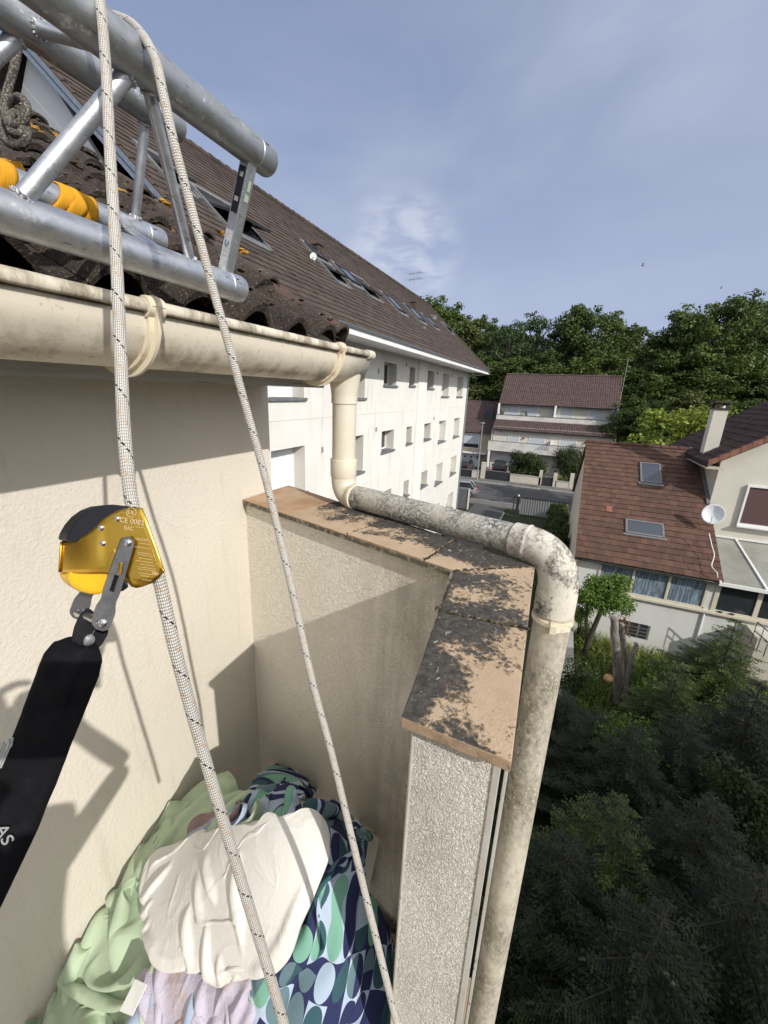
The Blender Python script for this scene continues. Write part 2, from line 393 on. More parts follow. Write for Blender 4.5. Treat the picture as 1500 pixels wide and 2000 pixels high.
m_verge = M('verge_tile', (.048, .033, .026), .9, 0, [(16, (.05, .036, .028), .42, .62), (60, (.26, .2, .16), .62, .68), (10, (.40, .21, .03), .66, .71)], (110, .002))
m_verge2 = M('verge_tile_red', (.075, .042, .032), .9, 0, [(14, (.03, .026, .02), .42, .6), (80, (.2, .17, .14), .62, .68)], (110, .002))
m_fascia = M('peeling_grey_wood', (.46, .47, .47), .85, 0, [(6, (.36, .37, .37), .4, .7, (.3, 1, 3)), (26, (.20, .20, .19), .56, .62, (.12, 1, 3)), (7, (.16, .075, .045), .69, .70, (.7, 1, 3))], (40, .0015))
m_soffit = M('soffit_white', (.75, .75, .76), .6, 0, [(1.5, (.62, .61, .60), .5, .8)])
m_white = M('facade_render', (.70, .685, .655), .92, 0, [(.9, (.63, .615, .58), .4, .75), (1.6, (.46, .45, .42), .56, .80, (3, 3, .35)), (3, (.35, .34, .30), .70, .85, (1.5, 1.5, .5))], (24, .006))
m_pila = M('pilaster_render', (.74, .725, .69), .9, 0, [(1.2, (.62, .60, .55), .5, .8, (3, 3, .4))], (30, .004))
m_reveal = M('reveal_render', (.60, .58, .53), .9, 0, [(3, (.55, .52, .47), .5, .8)], (30, .003))
m_sill = M('slate_sill', (.13, .135, .15), .6, 0, [(6, (.20, .20, .21), .5, .7)])
m_shut2 = M('grey_shutter', (.46, .49, .52), .5)
m_bal = M('balcony_render', (.60, .585, .55), .9, 0, [(1, (.44, .42, .38), .4, .75), (2, (.36, .34, .30), .66, .9, (2, 2, .4))])
m_shut = M('white_shutter', (.72, .74, .76), .5)
m_frame = M('white_frame', (.72, .72, .70), .45)
m_beige = M('beige_frame', (.56, .52, .42), .5, 0, [(4, (.46, .42, .33), .5, .8)])
m_glass = M('window_glass', (.025, .03, .035), .06, 0, spec=.9)
m_glass2 = M('skylight_glass', (.035, .045, .06), .08, 0, spec=1.0)
m_dark = M('dark_metal', (.035, .037, .04), .5, .3)
m_zinc = M('zinc_flashing', (.30, .33, .37), .4, .7, [(12, (.42, .45, .49), .5, .7)])
m_lead = M('grey_flashing', (.16, .16, .165), .6, .3, [(8, (.25, .25, .25), .5, .7)])
def roofmat(name, a, b, moss=(.04, .035, .028), k=.35, ml=.56):
    s = NT(name); v = s.co(); t = s.attr('rnd')
    c = s.mix(t, a, b)
    c = s.mix(s.ramp(s.noise(v, .8, 7, .65), ml, .78, 0, .8), c, moss)
    c = s.mix(s.ramp(s.noise(v, 6, 6, .7), .56, .72, 0, .7), c, moss)
    c = s.mix(s.ramp(s.noise(v, 22, 4, .7), .64, .72, 0, k), c, tuple(min(1, x*2.2+.05) for x in a))
    return s.done(c, .9, 0, s.bump(s.noise(v, 30, 5), .01), .25)
m_roofA = roofmat('brown_plain_tile', (.048, .037, .032), (.085, .064, .054), (.030, .027, .025), .25)
m_roofR = roofmat('red_brown_tile', (.078, .046, .036), (.132, .072, .053), (.05, .036, .03), .3, .52)
m_roofD = roofmat('dark_brown_tile', (.045, .032, .030), (.075, .052, .048))
m_roofF = roofmat('brown_violet_tile', (.072, .050, .048), (.105, .072, .066), (.05, .038, .034), .15, .7)
m_asph = M('asphalt', (.065, .065, .068), .9, 0, [(.4, (.085, .083, .08), .4, .7), (3, (.045, .045, .047), .6, .75)], (40, .01))
m_pave = M('pavement_asphalt', (.12, .115, .11), .92, 0, [(.6, (.16, .15, .14), .4, .7)], (40, .01))
m_kerb = M('kerb_stone', (.34, .33, .31), .9, 0, [(3, (.24, .23, .21), .5, .7)], (20, .01))
m_earth = M('ground_cover', (.022, .028, .010), 1, 0, [(.5, (.038, .035, .02), .4, .65), (4, (.03, .045, .015), .4, .6)], (8, .08))
m_conc = M('concrete', (.30, .29, .26), .9, 0, [(1.5, (.2, .19, .17), .4, .75), (9, (.14, .13, .11), .6, .75)], (20, .01))
m_floor = M('balcony_tile', (.30, .24, .18), .7, 0, [(3, (.22, .17, .12), .4, .7)], (20, .002))
m_gwall = M('garden_wall_render', (.52, .48, .41), .9, 0, [(1, (.40, .36, .30), .4, .8), (3, (.25, .22, .18), .66, .85)], (16, .01))
m_hwall = M('house_render', (.60, .575, .50), .9, 0, [(.8, (.52, .49, .42), .4, .75), (2, (.42, .39, .33), .66, .9, (2, 2, .5))], (18, .008))
m_hwall2 = M('lower_wall_paint', (.60, .60, .58), .8, 0, [(1.2, (.50, .49, .46), .5, .8)], (14, .004))
m_bwall = M('ochre_render', (.45, .385, .26), .9, 0, [(1, (.38, .32, .22), .4, .75)])
m_fwall = M('townhouse_render', (.60, .56, .50), .9, 0, [(.8, (.52, .48, .43), .4, .75)])
m_stone = M('rubble_stone', (.38, .30, .20), .9, 0, [(4, (.2, .15, .1), .45, .55)], (6, .05))
m_brshut = M('brown_shutter', (.085, .045, .042), .5)
m_curt = M('curtain_glass', (.10, .135, .17), .18, 0, [(3.5, (.26, .33, .40), .45, .62, (1, 6, .6))], spec=.8)
m_poly = M('conservatory_sheet', (.30, .31, .28), .35, 0, [(1.2, (.22, .21, .17), .4, .7)], spec=.5)
m_steel = M('galv_steel', (.42, .43, .44), .45, .7)
m_bark = M('bark', (.05, .04, .03), .95, 0, [(6, (.03, .024, .018), .4, .6, (1, 1, .2))], (14, .03))
m_stump = M('grey_bark', (.23, .205, .18), .95, 0, [(7, (.11, .095, .08), .45, .65, (1, 1, .3))], (22, .02))
def leafmat(name, a, b, tr=.25):
    s = NT(name); t = s.attr('rnd'); c = s.mix(t, a, b)
    s.done(c, .55, 0, None, .35)
    tl = s.n('ShaderNodeBsdfTranslucent'); s.L(c, tl.inputs[0]); mx = s.n('ShaderNodeMixShader'); mx.inputs[0].default_value = tr
    s.L(s.b.outputs[0], mx.inputs[1]); s.L(tl.outputs[0], mx.inputs[2])
    s.L(mx.outputs[0], [x for x in s.t.nodes if x.type == 'OUTPUT_MATERIAL'][0].inputs[0]); return s.m
m_leafs = [leafmat('leaf_deep', (.032, .056, .010), (.080, .120, .024)), leafmat('leaf_mid', (.044, .072, .011), (.105, .148, .027)),
           leafmat('leaf_olive', (.052, .068, .015), (.110, .128, .032)), leafmat('leaf_blue', (.026, .050, .016), (.062, .098, .028))]
m_leafy = leafmat('leaf_yellow_green', (.14, .19, .02), (.26, .30, .05))
m_leafb = leafmat('leaf_bright', (.055, .11, .012), (.13, .21, .03))
m_leafh = leafmat('leaf_hedge', (.018, .036, .008), (.060, .088, .022))
m_fir = leafmat('fir_needles_shaded', (.004, .009, .001), (.016, .029, .003), .04)  # near black needles: the garden's shade is put into this colour
m_fir2 = leafmat('fir_needles_sunlit', (.014, .026, .003), (.075, .112, .015), .10)  # lighter copy of the needles, sunlight put into the colour
m_grassm = leafmat('grass_blades', (.09, .14, .02), (.28, .32, .08), .35)
m_redleaf = leafmat('leaf_red', (.12, .05, .02), (.22, .10, .04))
def ropemat(name, base, fleck):
    s = NT(name); u = s.n('ShaderNodeSeparateXYZ'); s.L(s.tc.outputs['UV'], u.inputs[0]); U_, V_ = u.outputs['X'], u.outputs['Y']
    a = s.math('MULTIPLY', U_, 9.0); v = s.math('MULTIPLY', V_, 175.0)
    p = s.math('SINE', s.math('MULTIPLY', s.math('ADD', a, v), 2*PI)); q = s.math('SINE', s.math('MULTIPLY', s.math('SUBTRACT', a, v), 2*PI))
    h = s.math('ABSOLUTE', s.math('ADD', s.math('MULTIPLY', p, .5), s.math('MULTIPLY', q, .5)))
    c = s.mix(s.ramp(h, .05, .45), tuple(x*.42 for x in base), base)
    # tracer strands wound round the sheath, broken into dashes by the braid
    def tracer(turns, off, wd, col, c, on=(.0, 1), freq=60.):
        k = s.math('FRACT', s.math('ADD', s.math('ADD', U_, s.math('MULTIPLY', V_, turns)), off))
        f = s.math('LESS_THAN', s.math('ABSOLUTE', s.math('SUBTRACT', k, .5)), wd)
        d = s.math('GREATER_THAN', s.math('SINE', s.math('MULTIPLY', V_, freq*6.28)), on[0])
        return s.mix(s.math('MULTIPLY', f, d), c, col)
    c = tracer(19.4, .0, .03, (.02, .02, .022), c, (-.2, 1), 175.)
    c = tracer(19.4, .5, .045, fleck, c, (.1, 1), 88.)
    c = tracer(-19.4, .25, .03, fleck, c, (.3, 1), 88.)
    c = s.mix(s.ramp(s.noise(s.co('Object'), 30, 4), .45, .7, 0, .35), c, (.42, .37, .31))
    return s.done(c, .8, 0, s.bump(h, .0012, 1.0), .3)
m_rope = ropemat('white_kernmantle', (.72, .69, .64), (.56, .43, .32))
m_rope2 = M('old_rope', (.05, .044, .036), .95, 0, [(300, (.26, .23, .2), .5, .6)], (420, .003))
m_gold = M('gold_anodised', (.78, .49, .08), .30, 1.0, [(14, (.66, .40, .06), .4, .7)], (300, .00003))
m_alu = M('grey_anodised', (.20, .20, .205), .42, .85, [(30, (.30, .30, .3), .55, .7), (120, (.4, .4, .4), .66, .7)])
m_rivet = M('rivet_steel', (.62, .62, .63), .28, 1.0)
m_trim = M('weathered_trim', (.50, .48, .43), .7, 0, [(14, (.36, .34, .29), .45, .7, (1, 1, .3)), (60, (.2, .19, .16), .62, .7)], (60, .001))
m_blkp = M('black_plastic', (.010, .011, .016), .48, 0, spec=.4)
m_yelp = M('yellow_plastic', (.78, .47, .012), .38, 0, [(20, (.66, .38, .01), .4, .7)])
m_etch = M('etched_marks', (.62, .50, .28), .6, .3)
def webbing(name, col, coln=(1, 1, 1), sc=900, dist=.0006):
    s = NT(name); v = s.co(); wv = s.n('ShaderNodeTexWave', wave_type='BANDS', bands_direction='X'); s.L(v, wv.inputs['Vector']); wv.inputs['Scale'].default_value = sc/6.28
    c = s.mix(s.ramp(s.noise(v, 40, 5), .4, .7, 0, .5), col, tuple(min(1, x*1.25+.004) for x in col)); c = s.mix(s.ramp(wv.outputs[0], .0, .5, .12, 0), c, tuple(x*.35 for x in col))
    return s.done(c, .9, 0, s.bump(wv.outputs[0], dist, 1.0), .25)
m_pouch = M('black_nylon', (.0045, .0045, .006), .9, 0, [(60, (.009, .009, .011), .45, .7)], (900, .0004), spec=.15)
m_web = webbing('black_webbing', (.014, .014, .017), sc=1500)
m_yweb = webbing('yellow_webbing', (.60, .29, .018), sc=420, dist=.0002)
m_print = M('grey_print', (.30, .30, .30), .8)
m_label = M('sticker_white', (.50, .51, .52), .45, 0, [(60, (.40, .41, .42), .5, .6)])
m_green_st = M('sticker_pale_green', (.40, .52, .38), .5)
m_blue_st = M('sticker_blue', (.05, .12, .30), .5)
def cloth(name, a, b, bs=500, bd=.0003, tr=.12, extra=()):
    s = NT(name); v = s.co(); c = s.mix(s.ramp(s.noise(v, 5, 5), .35, .7), a, b)
    for sc, col, lo, hi, k in extra: c = s.mix(s.ramp(s.noise(v, sc, 6, .65), lo, hi, 0, k), c, col)
    rd = s.math('ABSOLUTE', s.math('SUBTRACT', s.noise(v, 6.5, 2, .5, .9), .5)); rd2 = s.math('ABSOLUTE', s.math('SUBTRACT', s.noise(v, 26, 2, .5, .8), .5))
    cre = s.math('ADD', s.ramp(rd, .0, .06, 1, 0), s.math('MULTIPLY', s.ramp(rd2, 0, .08, 1, 0), .35))
    s.done(c, .9, 0, s.bump(s.noise(v, bs, 3), bd, 1.0, s.bump(cre, .0016, .55)), .2); s.b.inputs['Sheen Weight'].default_value = .15
    return s.m
m_cgreen = cloth('pale_green_cotton', (.41, .50, .35), (.37, .455, .32))
m_cwhite = cloth('ivory_cotton', (.70, .685, .65), (.66, .64, .60), extra=[(9, (.55, .47, .36), .58, .75, .5)])
m_clav = cloth('lavender_towel', (.52, .48, .58), (.47, .43, .53), 260, .0022, extra=[(7, (.46, .32, .22), .53, .66, .9)])
m_cblue = cloth('grey_blue_cotton', (.34, .40, .52), (.30, .35, .47))
m_cpink = cloth('dusky_pink_cotton', (.26, .18, .18), (.22, .15, .15))
m_board = cloth('white_board', (.56, .54, .50), (.5, .48, .44), 60, .0004)
def duvet():
    s = NT('circle_print_cotton'); sp = s.n('ShaderNodeSeparateXYZ'); s.L(s.tc.outputs['UV'], sp.inputs[0])
    k = 19.0; ux = s.math('MULTIPLY', sp.outputs['X'], k); uy = s.math('MULTIPLY', sp.outputs['Y'], k)
    fx = s.math('SUBTRACT', s.math('FRACT', ux), .5); fy = s.math('SUBTRACT', s.math('FRACT', uy), .5)
    ix = s.math('FLOOR', ux); iy = s.math('FLOOR', uy)
    r = s.math('SQRT', s.math('ADD', s.math('MULTIPLY', fx, fx), s.math('MULTIPLY', fy, fy)))
    inside = s.math('LESS_THAN', r, .485)
    def wnz(off, half=None):
        cb = s.n('ShaderNodeCombineXYZ'); s.L(ix, cb.inputs[0]); s.L(iy, cb.inputs[1])
        if half is not None: s.L(s.math('ADD', s.math('MULTIPLY', half, 3.0), off), cb.inputs[2])
        else: cb.inputs[2].default_value = off
        x = s.n('ShaderNodeTexWhiteNoise', noise_dimensions='3D'); s.L(cb.outputs[0], x.inputs['Vector']); return x.outputs['Value']
    hx = s.math('GREATER_THAN', fx, 0.0); hy = s.math('GREATER_THAN', fy, 0.0)
    pick = s.math('GREATER_THAN', wnz(7.5), .5)
    hsel = s.math('ADD', s.math('MULTIPLY', hx, pick), s.math('MULTIPLY', hy, s.math('SUBTRACT', 1.0, pick)))
    split = s.math('GREATER_THAN', wnz(3.3), .45)
    v = wnz(1.5, s.math('MULTIPLY', hsel, split))
    cr = s.n('ShaderNodeValToRGB'); cr.color_ramp.interpolation = 'CONSTANT'; e = cr.color_ramp.elements
    cols = [(.0, (.022, .028, .085)), (.30, (.18, .38, .29)), (.44, (.36, .45, .56)), (.60, (.035, .09, .11)), (.82, (.12, .19, .22))]
    e[0].position = 0; e[0].color = cols[0][1]+(1,); e[1].position = cols[1][0]; e[1].color = cols[1][1]+(1,)
    for p, c in cols[2:]: x = e.new(p); x.color = c+(1,)
    s.L(v, cr.inputs[0])
    g = s.math('GREATER_THAN', wnz(9.1), .42)
    bgc = s.mix(g, (.40, .48, .60), (.025, .03, .09))
    c = s.mix(inside, bgc, cr.outputs[0])
    return s.done(c, .85, 0, s.bump(s.noise(s.co(), 500, 3), .0003), .25)
m_duvet = duvet()
m_paint_s = M('silver_paint', (.45, .47, .50), .3, .6); m_paint_k = M('dark_paint', (.03, .032, .036), .28, .3); m_paint_g = M('grey_paint', (.10, .105, .11), .35, .4)
m_carglass = M('car_glass', (.02, .024, .028), .07, 0, spec=.9); m_tyre = M('tyre', (.02, .02, .02), .8)
m_tail = M('tail_lamp_red', (.35, .02, .015), .3); m_lamp = M('lamp_clear', (.6, .6, .58), .3)
m_garage = M('garage_white', (.62, .64, .66), .5)
# ------------------------------------------------------------------ ground, street
GZ = -9.5
def gz(x, y):      # gentle bank in the garden beneath the balcony
    b = 0
    if x < 20 and y < 2:
        k = max(0, min(1, (x-8.5)/3.5))*max(0, min(1, (17-x)/1.5)); kk = max(0, min(1, (.5-y)/1.2))
        b = .9*math.sin(k*PI/2)*kk*.5
    return GZ+b
g = MB(); xs = [-600, -200, -80, -30]+[-10+i*.75 for i in range(64)]+[45, 60, 90, 150, 300, 900]
ys = [-900, -300, -120, -60, -40]+[-30+i*.75 for i in range(48)]+[8, 14, 30, 60, 120, 300, 900]
g.grid(lambda i, j: (xs[i], ys[j], gz(xs[i], ys[j])+(.06*N3(xs[i]*.5, ys[j]*.5) if -10 < xs[i] < 37 else 0)-(.05 if xs[i] > 20 else 0)), len(xs), len(ys))
tag(g.build('ground', m_earth, smooth=True), kind='structure')
def sheet(name, x0, x1, y0, y1, z, m):
    b = MB(); nx = max(2, int((x1-x0)/2)); b.box(x0, x1, y0, y1, z-.12, z); return tag(b.build(name, m), kind='structure')
sheet('road', 37.8, 46.2, -160, 200, GZ+.01, m_asph)
sheet('pavement', 46.32, 48.0, -160, 200, GZ+.12, m_pave)
sheet('pavement', 36.2, 37.68, -160, 200, GZ+.12, m_pave)
sheet('kerb', 46.2, 46.32, -160, 200, GZ+.125, m_kerb)
sheet('kerb', 37.68, 37.8, -160, 200, GZ+.125, m_kerb)
sheet('driveway', 6, 36.2, 3.6, 6.4, GZ+.03, m_asph)
sheet('forecourt', 48.0, 54.2, -30, 30, GZ+.06, m_pave)
sheet('kerb', 26, 34.5, 3.48, 3.6, GZ+.10, m_kerb)

# ------------------------------------------------------------------ the near house: wall, roof, gutter, downpipe
YW, XE = 1.14, 1.43
CZ = -.44                     # coping top
nh = thing('rendered_house', (0, YW, GZ), 'cream rendered house at left with mossy dark tiled roof and cream plastic gutter', 'house')
b = MB(); b.box(-4.0, XE, YW, 6.6, GZ-.3, .011); b.build('wall', m_wall, nh)
YF = .868
b = MB(); n_ = 60       # fascia board, slightly ragged paint edge at its foot
b.box(-3.2, XE-.005, YF, YF+.022, .0, .125); b.build('fascia_board', m_fascia, nh)
b = MB(); b.box(-3.2, XE-.01, YF+.022, YW+.02, .012, .022); b.build('soffit_board', m_fascia, nh)
# roof: courses of roll tiles, period .18, pitch 30 deg, open barrel ends over the gutter
PY0, PZ0, SL = .775, .136, .574
SN = math.atan(SL)
def rollprof(u):           # 0..1 over one tile: round barrel, shallow pan
    u = u % 1
    if u < .62: return .050*math.sin(PI*u/.62)**.72
    return -.010*math.sin(PI*(u-.62)/.38)
rb = MB(); CL = .30; NX = 20
per = .178
X0 = -3.2; ncol = int((XE-.02-X0)/per)
cs, sn_ = math.cos(SN), math.sin(SN)
random.seed(5)
for c in range(15):
    s0 = c*CL-.0
    for k in range(ncol):
        x0 = XE-.03-(k+1)*per; jx = random.uniform(-.004, .004); jz = random.uniform(-.003, .004); js = random.uniform(-.010, .010)
        nx = 14 if (x0 > -.9 and c < 7) else 6
        ns = 7 if nx == 14 else 2
        def P(i, j, th=0):
            u = i/(nx-1); s = s0+js*(1 if j == 0 else 0)+j*(CL+.04)/(ns-1)
            lift = .020*(1-(s-s0)/CL)      # tail of each course rides on the course below
            h = rollprof(u)+lift+jz+th
            x = x0+jx+u*(per+.004)
            rough_ = .005*N3(x*38, s*38, c)+.0035*N3(x*95, s*95, 3) if nx == 14 else 0
            h += rough_
            return (x, PY0+s*cs-h*sn_, PZ0+s*sn_+h*cs)
        rb.grid(lambda i, j: P(i, j), nx, ns)
        # front lip with thickness
        o = [P(i, 0) for i in range(nx)]; q = [P(i, 0, -.017) for i in range(nx)]
        rb.add(o+q, [(i, i+1, nx+i+1, nx+i) for i in range(nx-1)])
roof = rb.build('roof', m_ntile, nh, smooth=True)
b = MB(); b.add([(X0, PY0+.01, PZ0-.03), (XE-.03, PY0+.01, PZ0-.03), (XE-.03, PY0+15*CL*cs, PZ0-.03+15*CL*sn_), (X0, PY0+15*CL*cs, PZ0-.03+15*CL*sn_)], [(0, 1, 2, 3)])
b.build('roof_underlay', m_moss, nh, solid=.02)
b = MB(); yb = PY0+15*CL*cs; zb = PZ0+15*CL*sn_
b.hexa([(X0, yb, zb-.02), (XE-.03, yb, zb-.02), (XE-.03, 6.6, -.1), (X0, 6.6, -.1)], [(X0, yb, zb-.06), (XE-.03, yb, zb-.06), (XE-.03, 6.6, -.14), (X0, 6.6, -.14)])
b.build('roof_back_slope', m_ntile, nh)
b = MB(); b.prism([(XE-.035, YW, -.02), (XE-.035, yb, zb-.06), (XE-.035, 6.55, -.12)], (-.02, 0, 0)); b.build('gable_wall', m_wall, nh)
# verge: overlapping edge tiles along the rake, crusted with lichen
random.seed(8)
for k in range(12):
    s0 = k*.345+.02; t = MB(); w_ = .074; tw = random.uniform(-.012, .012)
    def P(i, j):
        a = PI*(i/9)-.1; s = s0+j*.40/4; lift = .028*(1-j/4)
        x = XE-.045+w_*.55*(-math.cos(a))*(1.05-.1*j/4)+tw*(j-2)*.2; h = .016+lift+.036*math.sin(max(0, min(PI, a)))-(.03 if i in (9,) else 0)+.003*N3(x*40, s*40, k)
        return (x, PY0+s*cs-h*sn_, PZ0+s*sn_+h*cs)
    t.grid(P, 10, 5)
    t.build('verge_tile', m_verge2 if k in (0, 3) else m_verge, nh, smooth=True, solid=.014)
b = MB()               # mortar and moss bed beside the verge
def P(i, j):
    s = i*.026+.02; x = XE-.16+j*.022; h = .032+.022*abs(N3(x*30, s*30, 2))+.018*N3(x*70, s*70, 5)+.012*math.sin(j*.9)
    return (x, PY0+s*cs-h*sn_, PZ0+s*sn_+h*cs)
b.grid(P, 150, 7); b.build('verge_bedding', m_moss, nh, smooth=True)
def on_roof(px, py, lift=.05): return onP(px, py, (0, PY0-lift*sn_, PZ0+lift*cs), (0, -SL, 1))
# patches of orange lichen and moss lumps
random.seed(3); b2 = MB()
for (px, py, n, sp) in ((330, 400, 26, .05), (345, 412, 12, .04), (435, 455, 14, .035), (455, 480, 20, .04), (470, 488, 12, .04), (100, 262, 18, .06), (68, 250, 10, .05), (240, 375, 8, .04), (10, 318, 6, .05)):
    c = on_roof(px, py, .045); b = MB(); p = c.copy()
    for _ in range(n):
        r_ = random.uniform(.006, .014); b.ball(p, r_*1.4, r_*1.4, r_*.55, 7, .35)
        d_ = Vector((random.gauss(0, 1), random.gauss(0, 1), 0)).normalized()*r_*1.1; p = p+d_; p.z = PZ0+(p.y-PY0)*SL+.05+random.uniform(-.003, .003)
        if (p-c).length > sp: p = c.copy()
    b.build('lichen_patch', m_lich, nh, smooth=True)
for _ in range(900):
    x = random.uniform(-.7, XE-.03); s = random.uniform(0, 2.4); h = rollprof(((XE-.03-x) % per)/per)+.022
    p = (x, PY0+s*cs-h*sn_, PZ0+s*sn_+h*cs); r_ = random.uniform(.003, .009); b2.ball(p, r_*1.4, r_*1.4, r_*.7, 6, .35)
b2.build('moss_lumps', m_moss, nh, smooth=True)
# gutter
GY, GZ0, GR = .766, .121, .080
gut = None
prof = []
for i in range(19):
    a = PI+PI*i/18; prof.append((GY+GR*math.cos(a), GZ0-.012+(GR*1.05)*math.sin(a)))
bead = [(GY-GR-.004+.0125*math.cos(R(a)), GZ0+.0125*math.sin(R(a))) for a in range(-60, 230, 24)]
path = bead[::-1]+prof+[(GY+GR, GZ0+.03)]
gx0, gx1 = -3.0, 1.44
xs = [gx0, -1.5]+[-.9+i*.12 for i in range(19)]+[gx1]
b = MB(); b.grid(lambda i, j: (xs[i], path[j][0], path[j][1]), len(xs), len(path))
gut = b.build('gutter', m_gutter, nh, smooth=True, solid=.0032)
b = MB(); b.prism([(gx1-.004, y, z) for y, z in prof]+[(gx1-.004, GY+GR, GZ0)], (.006, 0, 0)); b.cyl((gx1-.03, GY-GR-.004, GZ0), (gx1+.012, GY-GR-.004, GZ0), .0165, n=16)
b.build('gutter_end_cap', m_pvc, gut, smooth=True, bevel=.001)
def bracket(x):
    b = MB(); wd = .026; cx = x
    out = []
    for i in range(25):
        a = PI*.99+PI*1.04*i/24; out.append((GY+(GR+.007)*math.cos(a), GZ0-.012+(GR*1.05+.006)*math.sin(a)))
    top = [(GY-GR-.004+.0175*math.cos(R(a)), GZ0+.0175*math.sin(R(a))) for a in range(-10, 200, 21)]
    pth = top+out
    # thick middle rib, broader flange against the gutter
    def sweep(o0, o1, hw):
        nn = len(pth); vs = []
        for k in range(nn):
            y, z = pth[k]; dy = y-GY; dz = z-(GZ0-.012); L = math.hypot(dy, dz); uy, uz = dy/L, dz/L
            h0 = o0; h1 = o1*(1 if k >= 10 else .35)
            for sx, hh in ((-hw, h0), (hw, h0), (hw, h1), (-hw, h1)): vs.append((cx+sx, y+uy*hh, z+uz*hh))
        fs = [(4*k+i, 4*k+(i+1) % 4, 4*k+4+(i+1) % 4, 4*k+4+i) for k in range(nn-1) for i in range(4)]
        fs += [(0, 1, 2, 3), (4*nn-4, 4*nn-3, 4*nn-2, 4*nn-1)]; b.add(vs, fs)
    sweep(-.005, .0035, wd/2); sweep(.0, .014, .0035)
    b.cyl((cx-.016, GY-GR-.004, GZ0), (cx+.016, GY-GR-.004, GZ0), .0172, n=16)
    return b.build('gutter_bracket', m_pvcring, gut, smooth=True)
for x in (.555, 1.215, -.20, -1.05): bracket(x)
# outlet funnel and vertical pipe
VX, VY = 1.395, .762
R1, R2 = .0445, .0495
dp = MB(); dp.tube([(VX, VY, .055), (VX, VY, .035), (VX, VY, -.01), (VX, VY, -.035)], [.060, .057, .050, .0475], 32, False); dp.hollow((VX, VY, -.012), (VX, VY, -.052), .0485, .044)
down = dp.build('downpipe', m_pvc, nh, smooth=True)
b = MB(); b.cyl((VX, VY, -.045), (VX, VY, -.30), R1, n=32); b.build('pipe_section', m_pvc, down, smooth=True)
b = MB(); b.tube([(VX, VY, -.262), (VX, VY, -.263), (VX, VY, -.268), (VX, VY, -.325), (VX, VY, -.331)], [R1+.001, .0495, .051, .0505, .0475], 32, False); b.build('pipe_collar', m_pvc, down, smooth=True)
b = MB(); b.tube([(VX, VY, -.2605), (VX, VY, -.2655)], [.0512, .0518], 32); b.build('rusty_ring', m_pvcring, down, smooth=True)
PD = Vector((-.332, -1, .0)).normalized(); HZ = -.397
e0 = Vector((VX, VY, -.325)); e1 = Vector((VX, VY, HZ))+PD*.055; cor = Vector((VX, VY, HZ))
def bend(a, c, b_, n=10):
    return [((1-t)**2)*a+2*t*(1-t)*c+t*t*b_ for t in [i/n for i in range(n+1)]]
b = MB(); b.tube(bend(e0, cor, e1), .0475, 32); b.build('pipe_elbow', m_pvc, down, smooth=True)
b = MB(); b.tube([e1-PD*.004, e1, e1+PD*.018, e1+PD*.019], [.0475, .0505, .0505, .0455], 32); b.build('pipe_ring', m_pvcring, down, smooth=True)
WX, WY = 1.14, -.05
RB = .092
hend = Vector((WX, WY, HZ))-PD*(RB+.015)
b = MB(); b.tube([e1+PD*.01+(hend-e1-PD*.01)*(i/8) for i in range(9)], R1, 32); b.build('lichened_pipe', m_pipe_lich, down, smooth=True)
q0 = hend; q1 = Vector((WX, WY, HZ-RB-.02)); cc = Vector((WX, WY, HZ))
b = MB(); b.tube([hend-PD*.035, hend-PD*.034, hend+PD*.0, hend+PD*.006, hend+PD*.008, hend+PD*.014], [R1+.001, .0495, .0495, .0525, .0525, .0495], 32, False)
b.tube(bend(q0, cc, q1, 16), [.0490+.0035*(i/16) for i in range(17)], 32)
b.build('pipe_elbow', m_pipe_elbow, down, smooth=True)
b = MB(); b.tube([(WX, WY, q1.z+.004), (WX, WY, q1.z-.001), (WX, WY, q1.z-.065), (WX, WY, q1.z-.068)], [.0525, .0535, .0535, .0495], 32, False); b.build('pipe_collar', m_pipe_elbow, down, smooth=True)
b = MB(); zc = q1.z-.075
b.tube([(WX, WY, zc), (WX, WY, zc-.001), (WX, WY, zc-.014), (WX, WY, zc-.015)], [.0495, .0555, .0555, .0495], 32)
b.box(WX-.075, WX-.048, WY-.012, WY+.004, zc-.020, zc+.003); b.bar((WX-.07, WY-.01, zc-.008), (WX-.045, WY-.045, zc-.008), .006, .016)
b.build('pipe_clamp', m_pvcring, down, smooth=True)
b = MB(); b.tube([(WX, WY, q1.z-.06-(k*.5)) for k in range(19)], R2, 32); b.build('lower_pipe', m_pipe_low, down, smooth=True)

# ------------------------------------------------------------------ parapet with tiled coping
A = Vector((1.243, YW, 0)); B = Vector((.975, .205, 0)); Cc = Vector((.449, .152, 0)); Dd = Vector((.441, -.004, 0))
E_ = Vector((1.11, .014, 0)); F_ = Vector((1.56, YW+.0, 0))
par = thing('balcony_parapet', (.95, .5, GZ), 'angled cream rendered balcony parapet capped with lichen covered tan tiles', 'parapet')
def ins(p, q, r_, d):      # inset corner q of polyline p-q-r by d to the left
    u = (q-p).normalized(); v = (r_-q).normalized(); n1 = Vector((-u.y, u.x, 0)); n2 = Vector((-v.y, v.x, 0)); m = (n1+n2).normalized()
    return q+m*(d/max(.3, m.dot(n1)))
ov = .016
P6 = [A, B, Cc, Dd, E_, F_]
